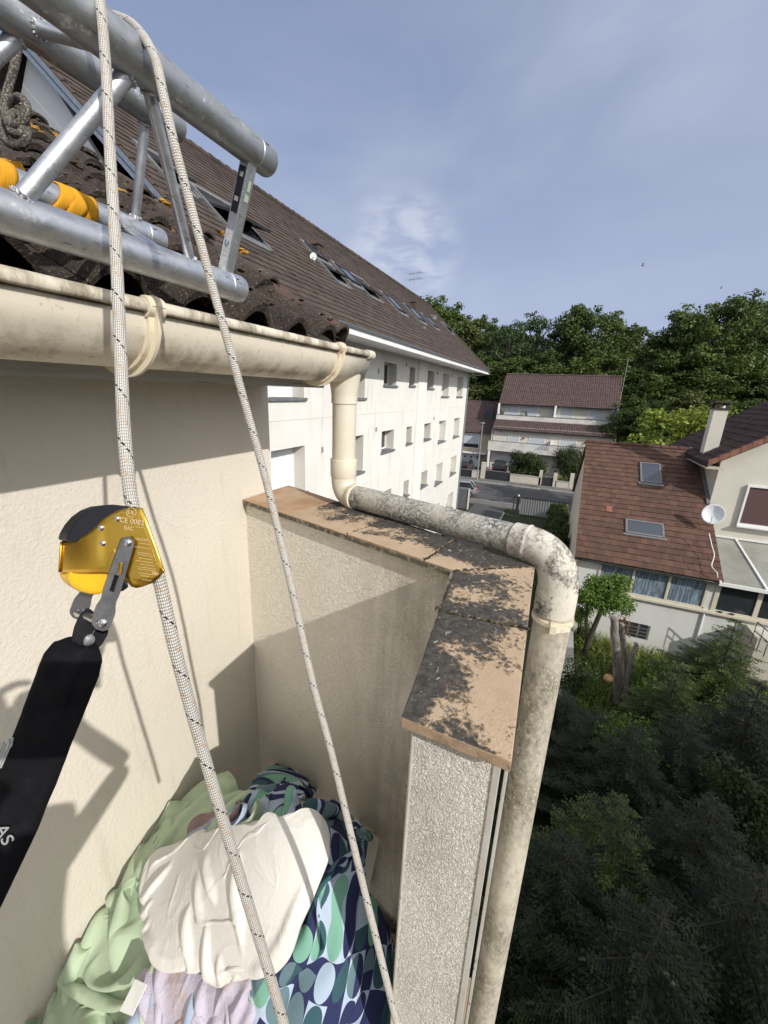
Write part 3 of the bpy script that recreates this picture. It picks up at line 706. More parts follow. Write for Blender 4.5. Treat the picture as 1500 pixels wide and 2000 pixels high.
# walls stand in from the coping edge by the overhang
Bi = B+Vector((.020, -.012, 0)); Ai = A+Vector((.020, 0, 0)); Ci = Cc+Vector((.022, -.016, 0)); Di = Dd+Vector((.022, .020, 0)); Ei = E_+Vector((-.03, .022, 0)); Fi = F_+Vector((-.05, 0, 0))
def wallprism(poly, z0, z1):
    b = MB(); b.hexa([(p.x, p.y, z0) for p in poly], [(p.x, p.y, z1) for p in poly]); return b
Zt = CZ-.018
wallprism([Ai, Bi, Ei, Fi], GZ, Zt).build('angled_wall', m_par, par)
Gx = Ci.x+.006
wallprism([Bi, Vector((Gx, Ci.y, 0)), Vector((Gx, Di.y, 0)), Ei], GZ, Zt).build('outer_wall', m_par, par)
b = MB(); b.box(Ci.x, Gx, Di.y+.004, Ci.y, GZ, Zt); b.build('end_face', m_col, par)
b = MB(); b.cyl((Ci.x+.002, Ci.y+.0005, Zt), (Ci.x+.002, Ci.y+.0005, GZ), .0035, n=8); b.build('corner_bead', m_trim, par, smooth=True)
b = MB()
b.box(Ci.x-.002, Ci.x+.02, Di.y-.006, Di.y+.004, GZ, Zt-.001); b.build('edge_trim', m_trim, par, bevel=.001)
b = MB(); b.box(Ci.x+.006, Ci.x+.03, Di.y-.016, Di.y-.011, GZ, Zt-.001); b.build('edge_trim', m_trim, par, bevel=.0008)
# coping tiles, one mesh each, with mortar joints
def ctile(poly, m, lic, dz=0.0, cut=.004, out=0.0):
    n = len(poly); c = sum((Vector(p) for p in poly), Vector())/n
    # subdivided top so the lichen can grow with its own relief
    p = [Vector(q)+(c-Vector(q)).normalized()*cut for q in poly]
    t = MB(); z1 = CZ+dz
    t.hexa([(q.x, q.y, z1-.018) for q in p], [(q.x, q.y, z1) for q in p])
    o = t.build('coping_tile', [m, m_copedge], par, mi=[1, 0]+[1]*n, bevel=.0015)
    at = o.data.attributes.new('l', 'FLOAT', 'POINT'); at.data.foreach_set('value', ([lic+out*(1 if k >= 2 else -1) for k in range(n)]*2)[:len(o.data.vertices)]); return o  # positive out darkens under the pipe: real lichen plus the pipe's shade painted in
def L(p, q, t): return p+(q-p)*t
ctile([A, L(A, B, .285), L(F_, E_, .30), F_+Vector((-.006, 0, 0))], m_copclean, .0)
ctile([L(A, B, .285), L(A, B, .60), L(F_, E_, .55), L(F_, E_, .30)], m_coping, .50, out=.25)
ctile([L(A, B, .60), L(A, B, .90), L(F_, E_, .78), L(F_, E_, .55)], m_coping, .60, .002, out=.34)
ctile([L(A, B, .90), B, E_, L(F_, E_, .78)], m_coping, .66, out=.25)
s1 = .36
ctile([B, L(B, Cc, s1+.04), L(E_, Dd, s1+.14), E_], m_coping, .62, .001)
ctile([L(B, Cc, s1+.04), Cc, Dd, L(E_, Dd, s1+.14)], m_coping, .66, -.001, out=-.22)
b = wallprism([L(A, B, .02), L(B, A, .01), L(Cc, B, .02)+Vector((.004, -.004, 0)), Dd+Vector((.008, .006, 0)), E_+Vector((-.006, .004, 0)), F_+Vector((-.02, -.01, 0))], CZ-.0175, CZ-.004); b.build('mortar_bed', m_mortar, par)
# lichen crust relief along joints
random.seed(12)
for (p, q) in ((L(A, B, .60), L(F_, E_, .55)), (L(A, B, .90), L(F_, E_, .78)), (L(B, Cc, s1+.04), L(E_, Dd, s1+.14)), (B, E_)):
    b = MB()
    for k in range(46):
        t_ = random.random(); c = L(p, q, t_)+Vector((random.gauss(0, .003), random.gauss(0, .003), 0)); r_ = random.uniform(.0015, .0042)
        b.ball((c.x, c.y, CZ), r_*1.5, r_*1.5, r_*.7, 6, .3)
    b.build('joint_moss', m_moss, par, smooth=True)
b = MB(); b.box(-4, .98, .012, YW-.001, -2.12, -1.93); b.build('balcony_floor', m_floor)
tag(bpy.data.objects['balcony_floor'], kind='structure')
# the rest of the block that carries the balcony
ob = thing('balcony_block', (-3, -1.6, GZ), 'cream rendered block carrying the balcony floor', 'building')
b = MB(); b.box(-4.0, .46, .02, YW-.002, GZ-.3, -2.125); b.build('wall', m_wall, ob)

# ------------------------------------------------------------------ lattice girder on the eave
CHD = .025; XT = .745
ch = [(.656, .188), (.574, .396), (.783, .478), (.865, .292)]     # front low, front high, back high, back low
gd = thing('lattice_girder', (0, .72, .3), 'galvanised tubular lattice girder resting on the eave over the gutter', 'girder')
for (y, z), dx in zip(ch, (0, 0, -.005, -.003)):
    b = MB(); x1 = XT+dx
    b.tube([(-1.6, y, z), (x1-.045, y, z), (x1-.044, y, z), (x1-.038, y, z), (x1-.037, y, z), (x1-.004, y, z), (x1, y, z)], [CHD, CHD, CHD-.0008, CHD-.0008, CHD, CHD, CHD-.002], 40, False)
    b.hollow((x1-.08, y, z), (x1, y, z), CHD-.001, CHD-.004, 40)
    c_ = b.build('chord_tube', m_galv if z > .35 else m_galv2, gd, smooth=True)
    h = MB(); h.cyl((x1-.028, y-CHD-.0003+.006, z+.014), (x1-.028, y-CHD+.008, z+.010), .0055, n=16); h.build('pin_hole', m_dark, c_)
fl, fh, bh, bl = [Vector((0, y, z)) for y, z in ch]
def node(v, x): return Vector((x, v.y, v.z))
def brace(a, b_, r_=.0105, m=None, name='brace_tube'):
    d = (b_-a).normalized(); t = MB(); t.tube([a+d*.018, b_-d*.018], r_, 20); o = t.build(name, m or m_galv2, gd, smooth=True)
    for p, s in ((a, 1), (b_, -1)):
        w_ = MB()
        for k in range(14):
            an = 2*PI*k/14; u = d.cross(Vector((1, .3, .2))).normalized(); v = d.cross(u)
            w_.ball(p+d*s*.026+(u*math.cos(an)+v*math.sin(an))*r_*1.05, .0032, n=6, jit=.2)
        w_.build('weld_bead', m_weld, o, smooth=True)
for k in range(5):
    o = -.285*k
    brace(node(fh, .487+o), node(fl, .350+o)); brace(node(fh, .493+o), node(fl, .628+o) if k == 0 else node(fl, .355+o+.285-.02), .0085 if k == 0 else .0105)
    brace(node(bh, .487+o), node(bl, .350+o)); 
    if k: brace(node(bh, .493+o), node(bl, .615+o))
brace(node(bh, .672), node(bl, .682), .0082)
for k in range(4): brace(node(fh, .47-.285*k), node(bh, .49-.285*k), .0095); brace(node(fl, .66-.285*k-.02), node(bl, .69-.285*k-.04), .0095)
# square end post with stickers
a = node(fh, .697)+Vector((0, .004, -.022)); c_ = node(fl, .706)+Vector((0, -.002, .022)); t = MB(); dd = (c_-a).normalized()
t.bar(a-dd*.004, c_+dd*.004, .021, .021, up=(0, -1, 0)); post = t.build('end_post', m_galv2, gd, bevel=.0015)
up_ = (-dd); fx = Vector((-1, 0, 0)); nrm_ = up_.cross(Vector((1, 0, 0))).normalized()
if nrm_.y > 0: nrm_ = -nrm_
sx_ = dd.cross(nrm_).normalized()
def stick(f0, f1, s0, s1, m, name, side='front', lift=.0005):
    """strip on the post: f along its length, s across (-.5..+.5)"""
    p0 = a+(c_-a)*f0; p1 = a+(c_-a)*f1; W = .021
    if side == 'front': n_, s_ = nrm_, Vector((1, 0, 0))
    else: n_, s_ = Vector((-1, 0, 0)), nrm_
    base = n_*(W/2+lift); t = MB()
    q = [p0+base+s_*W*s0, p0+base+s_*W*s1, p1+base+s_*W*s1, p1+base+s_*W*s0]
    t.prism(q, n_*.0003); return t.build(name, m, post)
stick(.04, .44, -.36, .36, m_blkp, 'black_label', 'left'); stick(.09, .13, -.2, .2, m_print, 'label_mark', 'left', .0009); stick(.30, .34, -.2, .2, m_print, 'label_mark', 'left', .0009)
stick(.60, .98, -.42, .42, m_label, 'white_sticker', 'left')
stick(.13, .22, -.1, .2, m_green_st, 'green_sticker'); stick(.25, .31, -.2, .25, m_green_st, 'green_sticker')
for i, f in enumerate((.70, .74, .78, .82)): stick(f+.02, f+.025, -.25, .3, m_print, 'sticker_line', 'left', .0009)
pc = a+(c_-a)*.72+Vector((-1, 0, 0))*(.0118); ring = MB()
ring.tube([pc+up_*.0045*math.cos(t_)+nrm_*.0045*math.sin(t_) for t_ in [R(40+28*i) for i in range(11)]], .0008, 6); ring.build('sticker_mark', m_blue_st, post)
# yellow lashing straps round the back low chord
def wrap(x, r_, w_, turns, pitch, name='strap_coil', cx=None):
    y, z = ch[3]; n = int(turns*28); b = MB()
    for k in (0,):
        P = []
        for i in range(n+1):
            an = 2*PI*i/28; xx = x+pitch*i/28; rr = r_+.0006*math.sin(i*.7)+.0012*(i/28)
            P.append((xx, an, rr))
        def G(i, j):
            xx, an, rr = P[i]; o = (j/4-.5)*w_
            return (xx+o, y+math.sin(an)*rr, z+math.cos(an)*rr)
        b.grid(G, n+1, 5)
    return b.build(name, m_yweb, None, smooth=True, solid=.0022)
def band(x, lift, tilt, w_=.030):
    y, z = ch[3]; b = MB(); n = 40; rr = CHD+lift
    def G(i, j):
        an = 2*PI*i/n; o = (j/4-.5)*w_*(1+.10*math.sin(an*2+x*90)); sag = .0009*math.sin(an*3+j+x*50)+.0012*math.cos((j/4-.5)*PI)
        return (x+o+tilt*.022*math.cos(an+.6), y+math.sin(an)*(rr+sag), z+math.cos(an)*(rr+sag))
    b.grid(G, n, 5, cu=True); return b.build('strap_coil', m_yweb, None, smooth=True, solid=.0018)
def strap(label, loc, parts):
    t = thing('lashing_strap', loc, label, 'strap', 'yellow straps lashing the girder')
    for o in parts: o.parent = t; o.location = o.location-Vector(loc)
    return t
strap('yellow lashing strap wound widest, nearest the girder\'s lower end', (.54, .865, .29), [band(.528, .003, .9, .024), band(.552, .004, .6, .026), band(.578, .003, .3, .024)])
strap('narrow yellow strap loop behind the bright diagonal brace', (.45, .865, .29), [band(.452, .003, .35, .024)])
st3 = [band(.30, .004, .5), band(.318, .0055, .2)]
b = MB(); q = [dep(px, py, .82) for px, py in ((12, 313), (38, 314), (50, 340), (20, 344))]; b.prism(q, CF*.006); b.prism([dep(px, py, .81) for px, py in ((0, 312), (12, 313), (20, 344), (18, 378), (0, 384))], CF*.006)
st3.append(b.build('strap_tail', m_yweb, bevel=.002)); strap('yellow strap tail with folded end at the left edge', (.3, .865, .29), st3)
# ------------------------------------------------------------------ ropes
def rope(name, pts, rad, label, m, cat='rope', n=16, sub=14):
    b = MB(); b.tube(spline([dep(*p) for p in pts], sub), rad, n, uv=True)
    o = b.build(name, m, smooth=2); return tag(o, label, cat)
rope('rope', [(184, -70, .47), (197, 15, .462), (208, 150, .455), (215, 300, .435), (228, 520, .402), (236, 700, .378), (243, 850, .36), (258, 985, .352), (281, 1050, .352), (308, 1120, .354), (345, 1280, .367), (400, 1480, .395), (465, 1700, .42), (520, 1880, .44), (568, 2050, .455)],
     .0053, 'thick white braided rope with black tracer running through the golden rope grab', m_rope)
rope('rope', [(150, -5, .60), (190, 20, .578), (228, 33, .556), (258, 47, .535), (285, 78, .510), (305, 122, .495), (318, 180, .49), (340, 280, .50), (372, 400, .52), (415, 560, .545), (440, 650, .56), (490, 830, .60), (525, 960, .625), (570, 1150, .65), (610, 1330, .67), (650, 1480, .68), (700, 1690, .67), (790, 2060, .655)],
     .0056, 'thinner looking white braided rope draped over the girder and falling past the coping', m_rope)
rope('rope', [(42, 40, .80), (38, 75, .80), (28, 130, .80), (14, 180, .80), (8, 215, .79), (20, 245, .77), (45, 235, .765), (52, 205, .77), (36, 190, .79), (14, 205, .80), (4, 240, .80), (12, 275, .79), (36, 286, .775), (52, 268, .77), (50, 240, .785), (34, 222, .80), (20, 228, .785), (22, 256, .77), (40, 262, .765), (46, 250, .77)],
     .0072, 'weathered dark rope tied in a knot, hanging at the left edge', m_rope2, n=10, sub=8)

# ------------------------------------------------------------------ rope grab
KD = .333
KN = (dep(225, 1070, 1).normalized()-CR*.38+CD*-.06).normalized()
def kp(px, py, d=0.0): return dep(px, py, KD)+KN*d      # point on the front plate plane, pushed back by d
dv = thing('rope_grab', kp(230, 1070), 'golden metal rope grab with black cover clamped on the white rope', 'rope grab')
top = [(320.6, 1115), (277.5, 992), (255, 990.5), (229, 997), (202, 1014), (172.5, 1042), (157, 1051), (140, 1058), (129, 1062)]
def shell(off, name):
    # front plate, bent round on the left into the side wall
    nx = 26; xs_ = [129+(320.6-129)*(1-math.cos(PI*.5*i/(nx-1))) if False else 129+(320.6-129)*(i/(nx-1))**1.5 for i in range(nx)]
    def yt(x):
        P = [(129, 1062), (140, 1058), (157, 1051), (172.5, 1042), (202, 1014), (229, 997), (255, 990.5), (277.5, 992), (290, 1027), (305, 1070), (320.6, 1115)]
        for (a_, b_), (c_, d_) in zip(P, P[1:]):
            if a_ <= x <= c_: return b_+(d_-b_)*(x-a_)/(c_-a_)
        return P[-1][1]
    def yb_(x):
        P = [(129, 1121), (195, 1119.5), (222, 1121), (244, 1131), (252, 1143), (259, 1148), (270, 1149), (300, 1138), (320.6, 1115.5)]
        for (a_, b_), (c_, d_) in zip(P, P[1:]):
            if a_ <= x <= c_: return b_+(d_-b_)*(x-a_)/(c_-a_)
        return P[-1][1]
    def dz(x):
        if x > 178: return 0
        k = (178-x)/49; return .018*(1-math.sqrt(max(0, 1-k*k)))
    b = MB()
    def G(i, j):
        x = xs_[i]; t_ = j/8; y = yt(x)*(1-t_)+yb_(x)*t_
        flare = 0.0012*math.sin(PI*t_)*(1 if x < 200 else .2)
        return kp(x-(4*t_ if x < 160 else 0), y, off*1+ (dz(x) if off == 0 else -dz(x))-flare)
    b.grid(G, nx, 9)
    return b.build(name, m_gold, dv, smooth=True, solid=.0014 if off == 0 else -.0014)
front = shell(0, 'side_plate'); back = shell(.032, 'side_plate')
b = MB()      # rounded front of the bent plate, joining both sides
b.grid(lambda i, j: kp(129-2*math.sin(PI*i/6), 1062+(1121-1062)*j/4, .018+(i/6-.5)*.004), 7, 5); b.build('nose_plate', m_gold, dv, smooth=True, solid=.001)
b = MB()
cov = [(129.5, 1058), (133, 1044), (143, 1026), (158, 1009), (176, 996), (197, 988), (222, 985), (250, 988), (272, 991), (256, 997), (230, 1004), (206, 1020), (176, 1047), (150, 1060)]
c0_ = (195, 1018)
for k, (o, d0, d1) in enumerate(((0, .0015, .034),)):
    b.hexa([kp(x, y, d0) for x, y in cov], [kp(x, y, d1) for x, y in cov])
b.build('top_cover', m_blkp, dv, bevel=.0022)
b = MB(); cam_ = [(136, 1116), (134, 1132), (142, 1148), (160, 1158), (182, 1163), (200, 1164), (214, 1152), (216, 1118)]
b.hexa([kp(x, y, .003) for x, y in cam_], [kp(x, y, .017) for x, y in cam_]); b.hexa([kp(x-2, y-2, .019) for x, y in cam_], [kp(x-2, y-2, .032) for x, y in cam_]); b.build('release_cam', m_yelp, dv, bevel=.003)
b = MB(); low = [(208, 1118), (245, 1128), (258, 1147), (246, 1156), (224, 1161), (206, 1150)]
b.hexa([kp(x, y, .004) for x, y in low], [kp(x, y, .032) for x, y in low]); b.build('lower_guard', m_blkp, dv, bevel=.002)
def link(name, p, q, w0, w1, d, th, slot=False):
    b = MB(); p = np.array(p, float); q = np.array(q, float); u = (q-p)/np.linalg.norm(q-p); v = np.array([-u[1], u[0]]); n = 34; Lk = np.linalg.norm(q-p)
    def hw(t_):
        base = w0+(w1-w0)*t_; return base*(1-.16*math.exp(-((t_-.72)/.07)**2)+.10*math.exp(-((t_-.86)/.08)**2))
    rings = []
    for i in range(n+1):
        t_ = i/n; L_ = t_*(Lk+w0*.9+w1*.8)-w0*.9; k = 1
        if L_ < 0: k = math.sqrt(max(.0, 1-(L_/(w0*.9+.01))**2))
        if L_ > Lk: k = max(.35, math.sqrt(max(0, 1-((L_-Lk)/(w1*.86))**2)))
        rings.append((p+u*L_, hw(max(0, min(1, L_/Lk)))*max(k, .05), L_/Lk))
    for i in range(n):
        (c1, h1, t1), (c2, h2, t2) = rings[i], rings[i+1]
        hole = slot and .40 < (t1+t2)/2 < .62
        segs = [(-1, -.32), (.32, 1)] if hole else [(-1, 1)]
        for a_, e_ in segs:
            lo = [c1+v*h1*a_, c1+v*h1*e_, c2+v*h2*e_, c2+v*h2*a_]
            b.hexa([kp(*x, d) for x in lo], [kp(*x, d+th) for x in lo], r=.5)
    return b.build(name, m_alu, dv)
link('link_arm', (245.6, 1059.5), (196, 1215), 13.5, 18.5, -.0042, .0028, True)
link('link_arm', (238, 1075), (176, 1212), 13.5, 17, .040, .0028)
for (x, y), r_ in (((229, 1013), .0026), ((197, 1031), .0026), ((200.6, 1061), .0026), ((245.6, 1059.5), .0034), ((196, 1215), .0040), ((176, 1212), .004)):
    d0 = -.0002 if r_ < .003 else -.0045
    if (x, y) == (176, 1212): d0 = .038
    b = MB(); c_ = kp(x, y, d0); b.tube([c_+CF*.002, c_, c_-CF*.0012, c_-CF*.0016], [r_, r_, r_*.8, r_*.55], 18); b.cyl(c_-CF*.0016, c_-CF*.0021, r_*.42, r_*.34, 12)
    b.build('rivet', m_rivet, dv, smooth=True)
b = MB(); b.hexa([kp(*p, -.006) for p in ((229, 1096), (236, 1098), (233, 1122), (226, 1120))], [kp(*p, .004) for p in ((229, 1096), (236, 1098), (233, 1122), (226, 1120))]); b.build('catch', m_gold, dv, bevel=.001)
# pressed arrow rib
b = MB(); q = [kp(x, y, -.0006) for x, y in ((206, 1118), (214, 1118), (226, 1080), (222, 1070), (212, 1088))]; b.prism(q, CF*.001); b.build('pressed_rib', m_gold, dv, bevel=.0005)
# engraved marks
def kdir(deg): a_ = R(deg); return CR*math.cos(a_)+CD*math.sin(a_)
xd = kdir(8); yd = -CD*math.cos(R(8))+CR*math.sin(R(8))
text_mesh('UL', .0046, kp(255.5, 1001, -.0016), xd, yd, m_etch, 'engraved_text', dv, .0001)
b = MB(); c_ = kp(255.5, 1001, -.0015); b.tube([c_+(xd*math.cos(t_)+yd*math.sin(t_))*.0038 for t_ in [2*PI*i/28 for i in range(29)]], .00022, 5); b.build('engraved_ring', m_etch, dv)
text_mesh('C\u20ac'.replace('\u20ac', 'E')+' 0082', .0058, kp(256.5, 1018.5, -.0016), xd, yd, m_etch, 'engraved_text', dv, .0001)
text_mesh('EAC', .0042, kp(250.5, 1032, -.0016), xd, yd, m_etch, 'engraved_text', dv, .0001)
b = MB(); random.seed(4)
def etch(x, y, ln, th=1.1, deg=8):
    a_ = R(deg); p = 0
    while p < ln:
        wl = random.uniform(2, 5); q = [(x+p*math.cos(a_), y+p*math.sin(a_)), (x+(p+wl)*math.cos(a_), y+(p+wl)*math.sin(a_))]
        b.prism([kp(q[0][0], q[0][1], -.0015), kp(q[1][0], q[1][1], -.0015), kp(q[1][0], q[1][1]+th, -.0015), kp(q[0][0], q[0][1]+th, -.0015)], CF*.0003); p += wl+1
for (x, y, ln) in ((263, 1028, 12), (262, 1050, 24), (264, 1053, 22), (271, 1060, 18), (262, 1067, 28), (268, 1078, 26), (268, 1082, 26), (270, 1089, 26), (264, 1094, 32), (272, 1101, 28), (268, 1106, 32), (268, 1110, 32), (270, 1118, 22), (274, 1123, 14), (276, 1131, 18)): etch(x, y, ln, .9)
for k in range(14): etch(276+k*2.2, 1018+k*6.2, 4, 1.2, 70)
for k in range(3): etch(296, 1116+k*2, 9, 1.3)
b.build('engraved_lines', m_etch, dv)

# ------------------------------------------------------------------ shock absorber pouch and its webbing
ld = thing('energy_absorber', kp(160, 1262), 'black padded energy absorber pouch hanging off the rope grab', 'energy absorber')
def loft(name, cl, m, th=.0065, wr=1.0, dd=0.0, n=20, parent=None, seed=0, ny=60):
    # cl: (px, py, half width px, depth)
    pts = np.array(cl, float); t_ = np.linspace(0, len(cl)-1, ny); f = [np.interp(t_, range(len(cl)), pts[:, k]) for k in range(4)]
    b = MB()
    def G(j, i):
        i = min(i, ny-1); x, y, hw, d = f[0][i], f[1][i], f[2][i], f[3][i]
        i0, i1 = max(0, i-1), min(ny-1, i+1); u = np.array([f[0][i1]-f[0][i0], f[1][i1]-f[1][i0]]); u = u/np.linalg.norm(u); v = np.array([-u[1], u[0]])
        an = 2*PI*j/n; ca, sa = math.cos(an), math.sin(an)
        ca_ = abs(ca)**.75*(1 if ca > 0 else -1)
        wn_ = wr*.0016*(N3(x*.035+seed, y*.012, an*.8)+.5*N3(x*.09, y*.03+seed, an*2))
        edge = 1 if 0 < i < ny-1 else .9
        return dep(x+v[0]*hw*ca_*edge, y+v[1]*hw*ca_*edge, d)+CF*((th+wn_)*sa*edge)
    b.grid(G, n, ny, cu=True)
    o = len(b.v)-n*ny; b.f.append(tuple(o+j*ny for j in range(n))); b.r.append(.5); b.f.append(tuple(o+j*ny+ny-1 for j in range(n))[::-1]); b.r.append(.5)
    return b.build(name, m, parent, smooth=True)
pouch = loft('pouch', [(160, 1256, 30, .343), (152, 1274, 50, .341), (140, 1298, 57, .338), (122, 1345, 56, .334), (85, 1440, 54, .326), (50, 1530, 54, .318), (15, 1610, 56, .31), (-30, 1700, 58, .30), (-90, 1820, 60, .29)], m_pouch, .010, 1.6, parent=ld, ny=90)
loft('seam', [(172, 1262, 2.2, .333), (150, 1310, 2.2, .325), (128, 1370, 2, .3215), (112, 1440, 1.5, .3155)], m_pouch, .001, 0, parent=pouch, ny=20, n=8)
loft('webbing_loop', [(184, 1200, 19, .352), (172, 1212, 20, .348), (163, 1230, 19, .344), (155, 1262, 18, .342)], m_web, .0022, .2, parent=ld, ny=24)
loft('webbing_loop', [(200, 1215, 12, .358), (198, 1235, 13, .36), (188, 1254, 12, .356), (170, 1268, 10, .35)], m_web, .002, .2, parent=ld, ny=20)
b = MB(); b.cyl(kp(196, 1215, -.004), kp(176, 1212, .042), .0032, n=14); b.build('link_pin', m_rivet, ld, smooth=True)
b = MB(); b.ball(kp(180, 1255, .010), .0045, .003, .005, 10, .1); b.build('grey_sleeve', m_steel, ld, smooth=True)
# printed marks on the pouch
def pouchp(px, py, lift=.0125): return dep(px, py, .3275-(1440-1400)*0+(1440-py)*0.00009)-CF*lift
b = MB()
for k, (o, L0, L1) in enumerate(((0, 0, 70), (5, 4, 60), (10, 18, 74), (15, 0, 52))):
    p = [(34+o-L0*.36, 1432+L0*.93), (37+o-L0*.36, 1433+L0*.93), (37+o-L1*.40, 1433+L1*.93), (34+o-L1*.40, 1432+L1*.93)]
    b.prism([pouchp(*q) for q in p], CF*.0006)
for (x, y) in ((44, 1426), (50, 1424), (48, 1434)): b.prism([pouchp(x, y), pouchp(x+4, y+1), pouchp(x+2, y+8), pouchp(x-2, y+7)], CF*.0006)
b.build('printed_stripes', m_print, pouch)
text_mesh('AS', .0135, dep(8, 1630, .2985), CR*.42+CD*.9, CR*.9-CD*.42, m_print, 'printed_text', pouch, .0002)

# ------------------------------------------------------------------ heap of cloth on the balcony floor
def hbase(x, y):
    z = -1.92+.50*np.exp(-((x-.76)/.46)**2-((y-.80)/.58)**2)+.58*np.exp(-((x-.60)/.30)**2-((y-.36)/.36)**2)
    return z+.012*np.sin(x*13+y*5)*np.sin(y*11-x*4)
def tofloor(px, py, lift=0.0):
    z = -1.2
    for _ in range(60):
        p = onZ(px, py, z)
        z = .75*z+.25*(hbase(p.x, p.y)+lift)
        if p.y > YW-.01: p = onY(px, py, YW-.012); break
    return Vector((p.x, min(p.y, YW-.012), 0)), p
def vnoise(x, y, seed):      # smooth lattice noise on arrays
    rs = np.random.RandomState(seed); T = rs.uniform(-1, 1, (64, 64)); xi = np.floor(x).astype(int); yi = np.floor(y).astype(int); fx = x-xi; fy = y-yi
    fx = fx*fx*(3-2*fx); fy = fy*fy*(3-2*fy); g = lambda a, b: T[a % 64, b % 64]
    return (g(xi, yi)*(1-fx)+g(xi+1, yi)*fx)*(1-fy)+(g(xi, yi+1)*(1-fx)+g(xi+1, yi+1)*fx)*fy
def clothpiece(name, outline, m, lift, slack, seed, label, cat, n=84, th=.0022, steps=110, rough_=0, stiff=.55, aniso=0.0, pin=.8, cap=.060):
    """a sheet with more cloth than floor area: buckles into real folds by position based dynamics over the heap"""
    P = [tofloor(px, py, lift)[1] for px, py in outline]; k = len(P); O = []
    for i in range(k):
        a, b_, c_, d = P[i-1], P[i], P[(i+1) % k], P[(i+2) % k]
        for q in range(10):
            t_ = q/10; O.append(.5*((2*b_)+(c_-a)*t_+(2*a-5*b_+4*c_-d)*t_*t_+(3*b_-a-3*c_+d)*t_**3))
    O = np.array([(p.x, p.y) for p in O]); cen = O.mean(0); seg = np.r_[0, np.cumsum(np.linalg.norm(np.roll(O, -1, 0)-O, axis=1))]; Oc = np.vstack([O, O[:1]])
    g = np.linspace(-1, 1, n); A_, B_ = np.meshgrid(g, g, indexing='ij'); ux = A_*np.sqrt(1-B_**2/2); uy = B_*np.sqrt(1-A_**2/2); rr = np.hypot(ux, uy)
    th_ = np.arctan2(uy, ux)/(2*np.pi) % 1; s0 = th_*seg[-1]; bx_ = np.interp(s0, seg, Oc[:, 0]); by_ = np.interp(s0, seg, Oc[:, 1])
    # follow the outline's own winding
    X = np.stack([cen[0]+(bx_-cen[0])*rr, cen[1]+(by_-cen[1])*rr], -1)
    edge = np.clip((1-rr)/.12, 0, 1); low = lift*(.72+.28*edge)
    Z = hbase(X[..., 0], X[..., 1])+low; p = np.concatenate([X, Z[..., None]], -1)
    rs = np.random.RandomState(int(seed)); kk = 1+slack*(.75+.5*vnoise(A_*3+7, B_*3+7, int(seed)))
    x0 = p.copy(); lx = aniso
    def pairs():
        out = []
        for di, dj, w_ in ((1, 0, 1.0), (0, 1, 1.0), (1, 1, .6), (1, -1, .6), (3, 0, stiff), (0, 3, stiff), (6, 0, stiff*.35), (0, 6, stiff*.35)):
            for par_ in range(2 if (di+abs(dj)) < 3 else 2):
                I, J = np.meshgrid(np.arange(n), np.arange(n), indexing='ij'); ok = (I+di < n) & (J+dj < n) & (J+dj >= 0)
                st = max(di, abs(dj)); ph = ((I if di else J)//st) % 2 == par_; ok &= ph
                a = (I*n+J)[ok]; b = ((I+di)*n+J+dj)[ok]; out.append((a, b, w_, di, dj))
        return out
    f = p.reshape(-1, 3); f0 = x0.reshape(-1, 3); K = kk.ravel(); cons = []
    for a, b, w_, di, dj in pairs():
        L0 = np.linalg.norm(f0[a]-f0[b], axis=1)*.5*(K[a]+K[b])
        if lx: L0 = L0*(1-lx*(di == 0)) if dj else L0
        cons.append((a, b, L0, w_))
    f += np.c_[rs.normal(0, .0006, (len(f), 2)), .016*(vnoise(A_*6+3, B_*6+9, int(seed)+1)+.6*vnoise(A_*13, B_*13, int(seed)+2)+.5*vnoise(A_*25, B_*25, int(seed)+4)).ravel()*edge.ravel()]
    prev = f.copy(); bmask = (rr.ravel() > .985)
    lowf = low.ravel(); dt = .016
    for it in range(steps):
        v = (f-prev)*.93; prev = f.copy(); f = f+v; f[:, 2] -= 9.8*dt*dt*(.15 if it < steps*.5 else .45)
        for q in range(9):
            for a, b, L0, w_ in cons:
                d = f[a]-f[b]; l = np.maximum(np.linalg.norm(d, axis=1), 1e-6); c = ((l-L0)/l*.5*w_)
                if w_ < .6 : c = np.where(l < L0, c, c*.3)
                d = d*c[:, None]; f[a] -= d; f[b] += d
            f[bmask, :2] += (f0[bmask, :2]-f[bmask, :2])*pin
            f[:, 1] = np.minimum(f[:, 1], YW-.008)
            h = hbase(f[:, 0], f[:, 1])+lowf; hit = f[:, 2] < h; f[hit, 2] = h[hit]; top_ = h+cap; f[:, 2] = np.minimum(f[:, 2], top_)
            f[hit, :2] = f[hit, :2]*.25+prev[hit, :2]*.75 if q in (2, 5, 8) else f[hit, :2]
    if rough_: f[:, 2] += rough_*rs.normal(0, 1, len(f))
    b = MB(); vs = [tuple(q) for q in f]; b.add(vs, [(i*n+j, (i+1)*n+j, (i+1)*n+j+1, i*n+j+1) for i in range(n-1) for j in range(n-1)])
    for q in range(len(f)): b.uv[q] = (f0[q, 0]*(1+slack)+5, (f0[q, 1]*.74+f0[q, 2]*.92)*(1+slack)+5)
    ob_ = b.build(name, m, None, smooth=2, solid=th); md = ob_.modifiers.new('u', 'SUBSURF'); md.levels = md.render_levels = 1
    return tag(ob_, label, cat)
clothpiece('bed_sheet', [(408, 1532), (452, 1544), (492, 1570), (500, 1620), (440, 1660), (360, 1680), (330, 1760), (330, 1850), (310, 1920), (250, 2010), (120, 2060), (60, 2030), (104, 1950), (150, 1870), (168, 1820), (205, 1740), (262, 1660), (300, 1610), (360, 1560)], m_cgreen, .012, .60, 3,
           'pale green cotton sheet heaped against the wall on the left side of the pile', 'sheet', n=112, stiff=.25, cap=.075)
